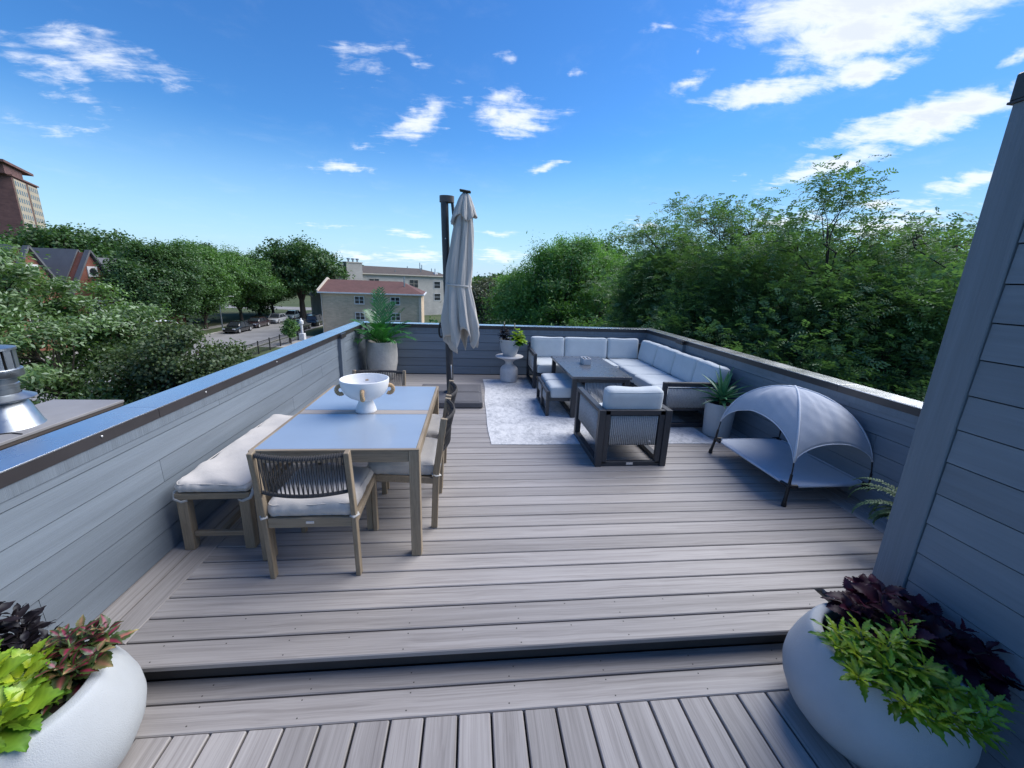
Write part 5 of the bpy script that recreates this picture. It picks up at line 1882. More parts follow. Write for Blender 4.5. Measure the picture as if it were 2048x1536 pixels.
def make_tree(name, label, xy, lobes, style, lmat, seed, group=None, trunk_r=0.18, fork=None, clumps=26, per=90, clump_r=0.55, L=0.10, W=0.06, cat='tree', bark='bark', zg=GZ, shell=0.55, flat=0.6, twig_r=0.012, up_bias=0.8):
    """lobes: (dx, dy, z, rx, ry, rz) in metres from the trunk, z above the deck level"""
    rnd = np.random.RandomState(seed)
    t = thing(name, label, cat, (xy[0], xy[1], zg), 0, group)
    lb = [np.array([l[0], l[1], l[2] - zg, l[3], l[4], l[5]], float) for l in lobes]
    zmin = min(l[2] - l[5] for l in lb)
    zmax = max(l[2] + l[5] for l in lb)
    fk = fork - zg if fork is not None else max(1.2, zmin * 0.85)
    wood = MB()
    sw = rnd.normal(0, 0.08, (5, 2))
    trunk_pts = [(0, 0, -0.05), (sw[0, 0], sw[0, 1], fk * 0.35), (sw[1, 0], sw[1, 1], fk * 0.7), (sw[2, 0], sw[2, 1], fk)]
    wood.tube(trunk_pts, [trunk_r * 1.25, trunk_r, trunk_r * 0.9, trunk_r * 0.8], 9)
    F = np.array(trunk_pts[-1])
    allP, allD, allC = [], [], []
    vol = np.array([l[3] * l[4] * l[5] for l in lb]) ** (2 / 3.0)
    for li, l in enumerate(lb):
        c = l[:3]
        start = F if rnd.rand() < 0.6 else np.array([sw[1, 0], sw[1, 1], fk * 0.75])
        if vol[li] < 0.55 * vol.mean() and len(lb) > 6:
            big = [j for j in range(len(lb)) if vol[j] >= 0.55 * vol.mean()]
            start = lb[min(big, key=lambda j: np.linalg.norm(lb[j][:3] - c))][:3]
        d = c - start
        # limb bends up then out
        q1 = start + d * 0.35 + np.array([0, 0, 0.12 * abs(d[2]) + 0.05 * np.linalg.norm(d[:2])]) + rnd.normal(0, 0.085, 3) * np.linalg.norm(d)
        q2 = start + d * 0.7 + np.array([0, 0, 0.10 * np.linalg.norm(d[:2])]) + rnd.normal(0, 0.085, 3) * np.linalg.norm(d)
        q3 = c
        limb = [start, q1, q2, q3]
        r0 = trunk_r * rnd.uniform(0.38, 0.55) * (0.3 if vol[li] < 0.55 * vol.mean() and len(lb) > 6 else 1.0)
        wood.tube([tuple(p) for p in limb], [r0, r0 * 0.7, r0 * 0.38, r0 * 0.10], 6)
        K = max(4, int(clumps * vol[li] / vol.mean()))
        dirs = rnd.normal(0, 1, (K, 3))
        dirs /= np.linalg.norm(dirs, axis=1, keepdims=True)
        rad_ = (shell + (1 - shell) * rnd.uniform(0, 1, (K, 1)) ** 0.6) * rnd.uniform(0.72, 1.26, (K, 1))
        pts = c + dirs * rad_ * l[3:6]
        for k in range(K):
            p = pts[k]
            s = rnd.uniform(0.45, 1.0)
            j = min(2, int(s * 3))
            a0 = limb[j] + (limb[j + 1] - limb[j]) * (s * 3 - j)
            mid = a0 + (p - a0) * 0.5 + np.array([0, 0, 0.08 * np.linalg.norm(p - a0)]) + rnd.normal(0, 0.06, 3) * np.linalg.norm(p - a0)
            wood.tube([tuple(a0), tuple(mid), tuple(p)], [twig_r * 2.4, twig_r * 1.5, twig_r * 0.5], 4, cap=False)
            m_ = max(8, int(per * rnd.uniform(0.5, 1.5)))
            g = rnd.normal(0, 1, (m_, 3))
            cr = clump_r * rnd.uniform(0.65, 1.3)
            P = p + g * np.array([cr, cr, cr * flat]) * 0.55
            # some leaves run back along the twig
            mt = rnd.uniform(0, 1, (m_, 1)) ** 2 * 0.8
            P = P * (1 - mt) + (mid + (p - mid) * rnd.uniform(0, 1, (m_, 1)) + g * cr * 0.3) * mt
            allP.append(P)
            dv = (p - c) / np.linalg.norm(l[3:6])
            allD.append(np.repeat((dirs[k] * 0.7 + np.array([0, 0, up_bias]))[None], m_, 0) + rnd.normal(0, 0.75, (m_, 3)))
            dd = (P - (a0 + mid) / 2)
            allC.append(dd)
    P, N, Dd = np.concatenate(allP), np.concatenate(allD), np.concatenate(allC)
    wood.build('trunk', M[bark], t, smooth=60)
    if style == 'broad':
        V, Q = leaf_quads(P, N, L, W, rnd)
    else:
        Dd = Dd / np.maximum(np.linalg.norm(Dd, axis=1, keepdims=True), 1e-6) + rnd.normal(0, 0.55, Dd.shape)
        V, Q = sprays(P, Dd, L, rnd, pairs=W)
    put('crown', np_mesh('crown', V, Q, lmat, smooth=False), t)
    return t


LF = {}
LF['light'] = leaf_mat('light_leaf', (0.075, 0.140, 0.045), (0.200, 0.320, 0.105), trans=0.36, gloss=0.08)
LF['mid'] = leaf_mat('mid_leaf', (0.0587, 0.1381, 0.043), (0.1466, 0.2762, 0.0743), trans=0.35)
LF['deep'] = leaf_mat('deep_leaf', (0.0372, 0.0883, 0.0305), (0.088, 0.1693, 0.0508), trans=0.32)
LF['maple'] = leaf_mat('maple_leaf', (0.0395, 0.0693, 0.0273), (0.1002, 0.1452, 0.0546), trans=0.3)
LF['locust'] = leaf_mat('locust_leaf', (0.062, 0.130, 0.048), (0.160, 0.265, 0.095), trans=0.42, gloss=0.045, rough=0.45)
LF['willow'] = leaf_mat('willow_leaf', (0.0629, 0.1596, 0.0378), (0.1783, 0.342, 0.0839), trans=0.4)
LF['bright'] = leaf_mat('bright_leaf', (0.070, 0.140, 0.030), (0.200, 0.310, 0.070), trans=0.45)
LF['grey'] = leaf_mat('greyish_leaf', (0.07, 0.091, 0.0532), (0.147, 0.154, 0.098), trans=0.3)


def lobe_cloud(R, z0, z1, n, seed, rmin=0.35, squash=0.8, flatx=1.0):
    """a handful of lobes filling an egg-shaped crown between z0 and z1 of radius R"""
    rnd = np.random.RandomState(seed)
    out = []
    H = z1 - z0
    for k in range(n):
        f = (k + 0.5) / n
        z = z0 + H * (0.12 + 0.76 * f)
        env = math.sin(PI * (0.10 + 0.78 * f)) ** 0.75
        rr = R * env
        lr = R * rnd.uniform(rmin, rmin + 0.22)
        a = k * 2.399 + rnd.uniform(-.4, .4)
        q = max(0.0, rr - lr * 0.7) * rnd.uniform(0.7, 1.1)
        out.append((q * math.cos(a) * flatx, q * math.sin(a), z, lr, lr, min(lr * squash, H * 0.3)))
    out.append((0, 0, z0 + H * 0.5, R * 0.5, R * 0.5, H * 0.34))
    out.append((rnd.uniform(-.15, .15) * R, 0, z1 - H * 0.18, R * 0.42, R * 0.42, H * 0.18))
    return out


def btree(name, label, az, D, R, z0, z1, style='broad', lm='mid', seed=1, nl=9, squash=0.8, **kw):
    return make_tree(name, label, polar(az, D), lobe_cloud(R, z0, z1, nl, seed, squash=squash), style, LF[lm], seed, **kw)


# near left: light green street tree and a darker maple in front of it


def lat_lobes(az, tab):
    """lobes given as (to the right, away, z, radii) seen from the deck"""
    ca, sa = math.cos(rad(az)), math.sin(rad(az))
    return [(l * ca + d * sa, -l * sa + d * ca, z, rx, ry, rz) for (l, d, z, rx, ry, rz) in tab]


make_tree('shade_tree', 'light green feathery tree rising behind the flue vent', polar(-45.0, 16.5),
          lat_lobes(-45.0, [(-3.0, 0.5, 1.10, 1.8, 1.8, 1.2), (-1.2, 0.2, 1.20, 1.6, 1.6, 1.05), (0.2, 0.0, 1.08, 1.3, 1.3, 0.95), (1.35, 0.0, 0.30, 1.15, 1.15, 0.9), (2.2, -0.1, -0.10, 1.0, 1.0, 0.85), (2.9, -0.2, -1.40, 1.0, 1.0, 0.9), (-4.0, 0.2, -0.60, 1.8, 1.6, 1.4), (-1.8, -1.0, -0.50, 1.7, 1.5, 1.2), (0.2, -1.0, -0.50, 1.5, 1.4, 1.0), (1.5, -0.8, -1.40, 1.4, 1.3, 1.0), (-0.6, -1.2, -2.20, 1.7, 1.5, 1.1), (-2.6, -1.0, -2.40, 1.7, 1.5, 1.0), (1.2, -0.6, -2.80, 1.5, 1.4, 1.0), (-0.4, -1.0, -3.70, 1.7, 1.5, 0.9), (2.3, 0.6, -2.80, 1.2, 1.2, 0.9)]),
          'broad', LF['light'], 101, trunk_r=0.16, fork=-4.2, clumps=32, per=300, clump_r=0.46, L=0.125, W=0.046, flat=0.36)
make_tree('maple_tree', 'dark dense maple just beyond the left parapet', polar(-33.6, 14.2),
          [(0, 0, -0.45, 1.0, 1.0, 0.75), (0.9, 0, -1.15, 1.0, 1.0, 0.8), (-0.9, 0.1, -1.2, 1.0, 1.0, 0.8), (1.6, -0.1, -2.2, 0.95, 0.95, 0.9), (-1.5, 0, -2.5, 0.95, 0.95, 0.9), (0.2, -0.7, -2.1, 1.15, 1.0, 1.0), (0.9, -0.7, -3.2, 1.1, 1.0, 1.0), (-0.7, -0.8, -3.2, 1.1, 1.0, 1.0), (0.2, -0.5, -4.2, 1.3, 1.2, 0.9), (2.1, 0.1, -3.3, 0.9, 0.9, 0.9)],
          'broad', LF['maple'], 102, trunk_r=0.12, fork=-4.4, clumps=40, per=210, clump_r=0.38, L=0.085, W=0.068)
# street trees across the road
row = 'street trees on the far side of the road'
ROWS = [(-34.7, 63, 4.9, -3.6, 4.0, 'broad street tree partly in front of the red brick gable'),
        (-31.3, 71, 5.6, -3.4, 4.5, 'tall full street tree right of the red gable'),
        (-27.9, 79, 6.2, -2.9, 4.1, 'street tree directly above the first parked cars'),
        (-24.6, 90, 6.0, -2.6, 3.4, 'street tree above the silver parked cars')]
for i, (az, D, R, z0, z1, lab) in enumerate(ROWS):
    btree('street_tree', lab, az, D, R, z0, z1, lm=('deep', 'mid', 'mid', 'mid')[i], seed=110 + i, nl=13, clumps=32, per=150, clump_r=0.95, L=0.27, W=0.15, group=row, trunk_r=0.24)
btree('elm_tree', 'big dark spreading elm at the end of the row by the tan house', -21.4, 84, 7.6, -1.0, 6.6, lm='deep', seed=120, nl=13, clumps=26, per=80, clump_r=1.25, L=0.42, W=0.28, trunk_r=0.5)
btree('elm_tree', 'dark wide tree behind the slate roof beside the tower', -40.3, 92, 9.5, -1.0, 6.2, lm='deep', seed=121, nl=12, clumps=26, per=70, clump_r=1.5, L=0.5, W=0.32, trunk_r=0.4)
btree('elm_tree', 'small tree at the foot of the tower on the far left', -45.6, 70, 5.0, -2.0, 3.6, lm='mid', seed=122, nl=8, clumps=22, per=70, clump_r=1.0, L=0.4, W=0.25, trunk_r=0.3)
btree('conical_tree', 'narrow conical treetop behind the street trees', -30.6, 100, 4.0, -2.0, 6.2, lm='deep', seed=123, nl=9, clumps=20, per=60, clump_r=1.0, L=0.4, W=0.25, trunk_r=0.3)
btree('park_tree', 'tree filling the gap behind the parked cars', -33.0, 82, 6.5, -4.5, 3.2, lm='deep', seed=124, nl=9, clumps=22, per=60, clump_r=1.2, L=0.45, W=0.28, trunk_r=0.3)
btree('park_tree', 'dark tree behind the silver cars on the lawn', -26.0, 92, 6.0, -5.0, 2.6, lm='deep', seed=125, nl=9, clumps=22, per=60, clump_r=1.2, L=0.45, W=0.28, trunk_r=0.3)
btree('sapling', 'small young tree by the black fence', -23.0, 53.3, 0.95, -5.6, -3.5, lm='mid', seed=126, nl=6, clumps=12, per=45, clump_r=0.35, L=0.16, W=0.12, trunk_r=0.06)
# middle distance
btree('willow_tree', 'large rounded bright green tree in the middle behind the sofa', 13.2, 27, 4.3, -5.6, 4.55, lm='willow', seed=130, nl=16, clumps=50, per=150, clump_r=0.62, L=0.21, W=0.060, flat=0.75, trunk_r=0.26, squash=0.95)
btree('willow_tree', 'rounded lower tree left of the large bright one', 7.0, 29, 2.9, -5.6, 2.5, lm='willow', seed=131, nl=10, clumps=30, per=100, clump_r=0.7, L=0.26, W=0.08, trunk_r=0.2)
btree('elm_tree', 'taller darker treetop behind the large bright tree', 18.8, 35, 3.8, -4.0, 5.5, lm='mid', seed=132, nl=10, clumps=28, per=90, clump_r=0.8, L=0.24, W=0.12, trunk_r=0.24)
btree('elm_tree', 'greyish sparse tree right of the closed umbrella', 1.6, 44, 3.2, -5.0, 1.9, lm='grey', seed=133, nl=9, clumps=24, per=60, clump_r=0.9, L=0.26, W=0.14, trunk_r=0.2)
btree('elm_tree', 'distant green tree between umbrella and bright tree', 4.6, 60, 4.0, -5.0, 2.4, lm='mid', seed=134, nl=9, clumps=24, per=60, clump_r=1.0, L=0.34, W=0.2, trunk_r=0.25)
btree('shrub_tree', 'low dark shrubby tree behind the side table pot', 4.5, 24, 1.9, -6.0, -0.4, lm='deep', seed=135, nl=9, clumps=28, per=90, clump_r=0.55, L=0.18, W=0.09, trunk_r=0.14)
btree('shrub_tree', 'low green shrubby tree below the bright crown', 10.5, 21, 1.9, -6.0, -0.9, lm='mid', seed=136, nl=9, clumps=28, per=90, clump_r=0.5, L=0.16, W=0.08, trunk_r=0.14)
btree('shrub_tree', 'low shrubby tree between the bright tree and the locusts', 19.5, 20, 2.2, -6.0, 0.3, lm='mid', seed=137, nl=9, clumps=30, per=90, clump_r=0.5, L=0.16, W=0.08, trunk_r=0.14)
# honey locusts close on the right
loc_g = 'honey locusts standing close beyond the right parapet'
LOC = [(26.0, 13.2, 2.5, -5.2, 3.35, 'leftmost feathery honey locust beyond the sofa corner'),
       (33.2, 11.6, 2.55, -5.0, 3.45, 'feathery honey locust with open branches above the sofa cushions'),
       (42.0, 10.6, 2.5, -5.0, 3.05, 'feathery honey locust with a tall wisp above the dog bed'),
       (51.0, 11.0, 2.7, -5.0, 2.85, 'feathery honey locust beside the stair bulkhead')]
TOPS = {0: [(-0.6, 0, 3.0, 0.75, 0.7, 0.5), (0.5, 0.2, 3.25, 0.6, 0.6, 0.45), (1.2, 0, 2.6, 0.8, 0.7, 0.5)],
        1: [(-0.9, 0.1, 3.35, 0.7, 0.6, 0.45), (0.3, .2, 3.2, .75, .6, .45), (1.2, 0, 2.9, 0.7, 0.6, 0.45)],
        2: [(-0.30, 0.0, 3.35, 0.26, 0.26, 0.36), (0.05, 0.1, 3.85, 0.16, 0.16, 0.22), (0.38, 0.1, 3.6, 0.22, 0.22, 0.2), (-0.9, .2, 2.75, 0.6, 0.5, 0.4), (0.9, .2, 2.8, 0.6, 0.5, 0.35)],
        3: [(-0.6, 0.1, 2.75, 0.55, 0.5, 0.4), (0.5, .2, 2.7, .6, .5, .35)]}
for i, (az, D, R, z0, z1, lab) in enumerate(LOC):
    tr = make_tree('locust_tree', lab, polar(az, D), lobe_cloud(R, z0, z1 - 0.15, 16, 140 + i, rmin=0.36, squash=0.62) + TOPS[i],
                   'spray', LF['locust'], 140 + i, group=loc_g, trunk_r=0.13, clumps=40, per=36, clump_r=0.42, L=0.27, W=5, bark='bark_dark', twig_r=0.0045, flat=0.55, shell=0.45, fork=-3.2)
BK = [(29.5, 19, 3.6, -5.5, 3.4, 'full green tree seen between the first two locusts'), (38.0, 18, 3.8, -5.5, 3.4, 'full green tree behind the open locust branches'), (47.0, 17, 3.9, -5.5, 3.6, 'full green tree behind the locust by the bulkhead'), (54.5, 17, 3.6, -5.5, 3.2, 'full green tree at the edge of the bulkhead')]
for i, (az, D, R, z0, z1, lab) in enumerate(BK):
    btree('ash_tree', lab, az, D, R, z0, z1, lm='bright', seed=150 + i, nl=13, clumps=32, per=190, clump_r=0.60, L=0.15, W=0.065, group='fuller trees behind the locusts', trunk_r=0.2)
# far wooded horizon
rnd = np.random.RandomState(77)
nF = 26000
azs = rnd.uniform(-62, 75, nF)
Ds = rnd.uniform(170, 330, nF)
top = 1.0 + 2.4 * np.abs(np.sin(azs * 0.55)) ** 0.8 + 1.6 * np.sin(azs * 1.7 + 1) * np.sin(azs * 0.31)
zz = GZ + (top - GZ) * rnd.uniform(0.25, 1.0, nF) ** 0.7 + rnd.normal(0, .3, nF)
P = np.stack([Ds * np.sin(np.radians(azs)), Ds * np.cos(np.radians(azs)), zz], axis=1)
V, Q = leaf_quads(P, rnd.normal(0, 1, (nF, 3)) + np.array([0, 0, .6]), 3.0, 2.2, rnd)
fw = put('far_woods', np_mesh('far_woods', V, Q, LF['deep']))
tag(fw, 'wooded horizon far beyond the roofs', 'woods', kind='stuff')

# undergrowth beyond the right and far parapets
nF = 30000
azs = rnd.uniform(-6, 68, nF)
Ds = rnd.uniform(13, 55, nF)
zz = GZ + rnd.uniform(0, 1, nF) ** 1.6 * (1.8 + 1.4 * np.sin(azs * 0.9) ** 2)
P = np.stack([Ds * np.sin(np.radians(azs)), Ds * np.cos(np.radians(azs)), zz], axis=1)
V, Q = leaf_quads(P, rnd.normal(0, 1, (nF, 3)) + np.array([0, 0, .8]), 0.5, 0.3, rnd)
fw = put('undergrowth', np_mesh('undergrowth', V, Q, LF['mid']))
tag(fw, 'low undergrowth between the trees beyond the parapet', 'undergrowth', kind='stuff')
# ================================================================ buildings, cars and street furniture


def brickish(name, c1, c2, mort, bw, bh, rough=0.9):
    m, t, b = new_mat(name)
    tc = t.n('ShaderNodeTexCoord')
    sep = t.n('ShaderNodeSeparateXYZ')
    t.link(tc.outputs['Object'], sep.inputs[0])
    cb = t.n('ShaderNodeCombineXYZ')
    t.link(t.m('ADD', sep.outputs[0], sep.outputs[1]), cb.inputs[0])
    t.link(sep.outputs[2], cb.inputs[1])
    br = t.n('ShaderNodeTexBrick')
    t.link(cb.outputs[0], br.inputs['Vector'])
    br.inputs['Color1'].default_value = c4(c1)
    br.inputs['Color2'].default_value = c4(c2)
    br.inputs['Mortar'].default_value = c4(mort)
    br.inputs['Scale'].default_value = 1.0
    br.inputs['Brick Width'].default_value = bw
    br.inputs['Row Height'].default_value = bh
    br.inputs['Mortar Size'].default_value = 0.012
    n = t.noise(tc.outputs['Object'], 0.5, 5.0, 0.6)
    t.link(t.vm('MULTIPLY', br.outputs['Color'], t.maprange(n, 0.3, 0.7, 0.86, 1.14, smooth=False)), b.inputs['Base Color'])
    b.inputs['Roughness'].default_value = rough
    return m


M['tan_brick'] = brickish('tan_brick', (0.62, 0.47, 0.32), (0.50, 0.38, 0.26), (0.56, 0.47, 0.36), 0.42, 0.15)
M['grey_brick'] = brickish('cream_brick', (0.48, 0.45, 0.40), (0.42, 0.395, 0.35), (0.46, 0.43, 0.39), 0.42, 0.15)
M['red_brick'] = brickish('red_brick', (0.26, 0.085, 0.055), (0.20, 0.065, 0.045), (0.22, 0.12, 0.09), 0.30, 0.10)
M['tower_brick'] = brickish('tower_brick', (0.165, 0.085, 0.075), (0.125, 0.065, 0.060), (0.14, 0.09, 0.08), 1.2, 0.4)
M['tower_panel'] = plain('tower_panel', (0.40, 0.35, 0.26), 0.9, var=0.08, scale=0.3)
M['shingle_red'] = plain('red_shingle', (0.120, 0.056, 0.048), 0.9, var=0.2, scale=1.2, bump=0.4, bscale=5)
M['shingle_brown'] = plain('brown_shingle', (0.085, 0.068, 0.058), 0.9, var=0.2, scale=1.2, bump=0.4, bscale=5)
M['slate'] = plain('grey_slate', (0.115, 0.118, 0.128), 0.85, var=0.15, scale=1.0, bump=0.4, bscale=5)
M['cream_trim'] = plain('cream_trim', (0.52, 0.46, 0.38), 0.7)
M['white_paint'] = plain('white_paint', (0.72, 0.72, 0.72), 0.5)
M['window'] = plain('window_glass', (0.030, 0.035, 0.042), 0.08, var=0.2, scale=0.6, spec=0.8, rvar=0.03)
M['fence_black'] = plain('black_fence', (0.015, 0.015, 0.016), 0.5)


def oriented(name, label, cat, p0, p1):
    """thing with local x along p0->p1 (left to right seen from the deck), local y going away"""
    a = math.atan2(p1[1] - p0[1], p1[0] - p0[0])
    return thing(name, label, cat, (p0[0], p0[1], GZ), a), math.hypot(p1[0] - p0[0], p1[1] - p0[1])


def window(parent, x, z, w, h, panes=2, y=0.0, frame='white_paint', sill=True):
    f = MB()
    t = 0.07
    f.box((x, y - 0.02, z + h / 2), (w + 0.10, 0.10, t)).box((x, y - 0.02, z - h / 2), (w + 0.10, 0.10, t))
    for k in range(panes + 1):
        f.box((x - w / 2 + w * k / panes, y - 0.021, z), (t, 0.10, h - t - 0.002))
    f.box((x, y - 0.008, z), (w - t, 0.05, 0.05))
    fo = f.build('window', M[frame], parent)
    pm_ = MB()
    for k in range(panes):
        for s in (-1, 1):
            pm_.box((x - w / 2 + w * (k + .5) / panes, y - 0.004, z + s * h / 4), (w / panes - t - 0.004, 0.02, h / 2 - 0.06))
    pm_.build('pane', M['window'], fo)
    if sill:
        MB().box((x, y - 0.04, z - h / 2 - 0.08), (w + 0.25, 0.14, 0.08)).build('sill', M['cream_trim'], fo)
    return fo


# ---- tan two-storey house with red hipped roof
p0, p1 = (-19.47, 55.93), (-6.75, 56.9)
tan, Lw = oriented('apartment_house', 'tan brick two-storey house with a dark red hipped roof', 'house', p0, p1)
EZ = -0.52 - GZ
dep = 10.5
MB().box((Lw / 2, dep / 2, EZ / 2), (Lw, dep, EZ)).build('wall', M['tan_brick'], tan)
MB().box((0.05, -0.07, EZ / 2 - 0.1), (0.10, 0.10, EZ - 0.25)).build('downspout', M['cream_trim'], tan)
MB().box((Lw - 0.16, -0.03, EZ / 2 - .1), (0.34, 0.10, EZ - 0.25)).build('end_pilaster', M['cream_trim'], tan)
RZ = EZ + 1.55
rf = MB()
o_ = 0.35
rf.convex([(-0.25, -o_, EZ), (Lw + o_, -o_, EZ), (Lw + o_, dep + o_, EZ), (-0.25, dep + o_, EZ), (-0.25, dep / 2, RZ), (Lw - dep / 2 * 0.55, dep / 2, RZ)], [(0, 1, 5, 4), (1, 2, 5), (2, 3, 4, 5), (3, 0, 4), (0, 3, 2, 1)])
roof_t = rf.build('roof', M['shingle_red'], tan)
MB().box((Lw / 2 + 0.05, -o_ - 0.03, EZ - 0.06), (Lw + 0.7, 0.14, 0.16)).build('gutter', M['white_paint'], tan)
MB().box((Lw + o_ + 0.03, dep / 2, EZ - 0.06), (0.14, dep + 0.7, 0.16)).build('gutter', M['white_paint'], tan)
rk = MB()
rk.bar((-0.32, -o_, EZ + 0.05), (-0.32, dep / 2, RZ + 0.08), 0.16, 0.40, 0, up=(0, 0, 1))
rk.bar((-0.32, dep + o_, EZ + 0.05), (-0.32, dep / 2, RZ + 0.08), 0.16, 0.40, 0, up=(0, 0, 1))
rk.build('rake_board', M['cream_trim'], tan)
for (x, z, w, h, p) in ((4.75, EZ - 0.95, 1.15, 0.95, 2), (6.75, EZ - 0.80, 0.62, 0.6, 1), (9.35, EZ - 0.95, 1.15, 0.95, 2), (4.75, EZ - 3.05, 1.15, 0.95, 2), (6.75, EZ - 2.9, 0.62, 0.6, 1), (9.35, EZ - 3.05, 1.15, 0.95, 2)):
    window(tan, x, z, w, h, p)
for x in (6.75,):
    for z in (EZ - 0.76, EZ - 2.86):
        MB().box((x, -0.13, z), (0.34, 0.12, 0.24), 0.02).build('air_conditioner', M['white_paint'], tan)
vp = MB().tube([(Lw - 2.4, 3.0, EZ + 0.6), (Lw - 2.4, 3.0, EZ + 2.3)], 0.09, 8)
vp.build('vent_pipe', M['galv'], tan, smooth=60)

# ---- cream apartment block behind
d1, d2 = 82.0, 96.0
p0, p1 = polar(-17.4, d1), polar(-2.6, d2)
ap_, Lw = oriented('apartment_block', 'cream brick apartment block with brown shingle roof behind the tan house', 'building', p0, p1)
EZ = 2.10 - GZ
dep = 12.0
MB().box((Lw / 2, dep / 2, EZ / 2), (Lw, dep, EZ)).build('wall', M['grey_brick'], ap_)
RZ = EZ + 1.55
rf = MB()
rf.convex([(-0.5, -0.4, EZ), (Lw + 0.4, -0.4, EZ), (Lw + 0.4, dep + 0.4, EZ), (-0.5, dep + 0.4, EZ), (-0.5, dep * 0.55, RZ), (Lw - 4.5, dep * 0.55, RZ)], [(0, 1, 5, 4), (1, 2, 5), (2, 3, 4, 5), (3, 0, 4), (0, 3, 2, 1)])
rf.build('roof', M['shingle_brown'], ap_)
MB().box((Lw / 2, -0.45, EZ - 0.05), (Lw + 1.0, 0.14, 0.2)).build('gutter', M['cream_trim'], ap_)
chm = MB().box((3.3, -0.4, EZ / 2 + 0.9), (3.0, 1.2, EZ + 1.8)).build('chimney', M['grey_brick'], ap_)
MB().box((3.3, -0.4, EZ + 1.85), (3.2, 1.4, 0.16)).build('chimney_cap', M['cream_trim'], chm)
for k in range(3):
    MB().lathe([(0.14, 0), (0.14, 0.35), (0.30, 0.45), (0.30, 0.62), (0.0001, 0.66)], 12).build('chimney_pot', M['galv'], chm, loc=(2.5 + k * 0.85, -0.4, EZ + 1.93), smooth=50) if False else MB().lathe([(0.14, 0), (0.14, 0.35), (0.30, 0.45), (0.30, 0.62), (0.0001, 0.66)], 12, (2.5 + k * 0.85, -0.4, EZ + 1.93)).build('chimney_pot', M['galv'], chm, smooth=50)
rk = MB()
rk.bar((-0.55, -0.4, EZ + 0.02), (-0.55, dep * 0.55, RZ + 0.06), 0.16, 0.45, 0)
rk.build('rake_board', M['cream_trim'], ap_)
for x in (7.6, 16.6):
    for z in (EZ - 1.75, EZ - 4.5):
        window(ap_, x, z, 2.1, 1.6, 2, frame='window' if False else 'cream_trim', sill=False)
for z in (EZ - 1.9, EZ - 4.5):
    window(ap_, 22.6, z, 1.7, 1.5, 1, sill=False)
for (x, yy, zz, h) in ((13.5, 2.0, 0.35, 0.5), (20.5, 3.0, 0.5, 1.1), (21.6, 5.0, 1.3, 1.5), (19.0, 6.0, 1.5, 0.4), (22.8, 6.0, 1.5, 0.9), (25.2, 5.6, 1.2, 0.5), (26.2, 5.6, 1.1, 0.6)):
    MB().tube([(x, yy, EZ + zz - 0.3), (x, yy, EZ + zz + h)], 0.09, 6).build('vent_pipe', M['galv'], ap_, smooth=60)
MB().box((23.4, 1.6, EZ + 0.5), (0.8, 0.6, 0.5), 0.02).build('roof_vent', M['white_paint'], ap_)

# ---- red brick school with slate roof and gables across the street
D0, D1 = 58.5, 78.0
p0, p1 = polar(-49.0, 55.0), polar(-33.0, 72.5)
sc_, Lw = oriented('brick_school', 'long red brick building with slate roof and pointed gables', 'building', p0, p1)
EZ = -1.7 - GZ
RZ = 2.72 - GZ
dep = 13.0
MB().box((Lw / 2, dep / 2, EZ / 2), (Lw, dep, EZ)).build('wall', M['red_brick'], sc_)
rf = MB()
rf.convex([(-0.4, -0.5, EZ - 0.1), (Lw + 0.4, -0.5, EZ - 0.1), (Lw + 0.4, dep + 0.5, EZ - 0.1), (-0.4, dep + 0.5, EZ - 0.1), (-0.4, dep / 2, RZ), (Lw + 0.4, dep / 2, RZ)], [(0, 1, 5, 4), (1, 2, 5), (2, 3, 4, 5), (3, 0, 4), (0, 3, 2, 1)])
rf.build('roof', M['slate'], sc_)
MB().box((Lw / 2, -0.55, EZ - 0.05), (Lw + 0.8, 0.16, 0.3)).build('eave_board', M['white_paint'], sc_)


def az_to_x(az):
    """distance along the facade where the bearing az crosses it"""
    q0, q1 = Vector(p0), Vector(p1)
    d = (q1 - q0).normalized()
    r = Vector(polar(az, 1.0))
    # q0 + d*s = r*k
    den = d.x * r.y - d.y * r.x
    return -(q0.x * r.y - q0.y * r.x) / den


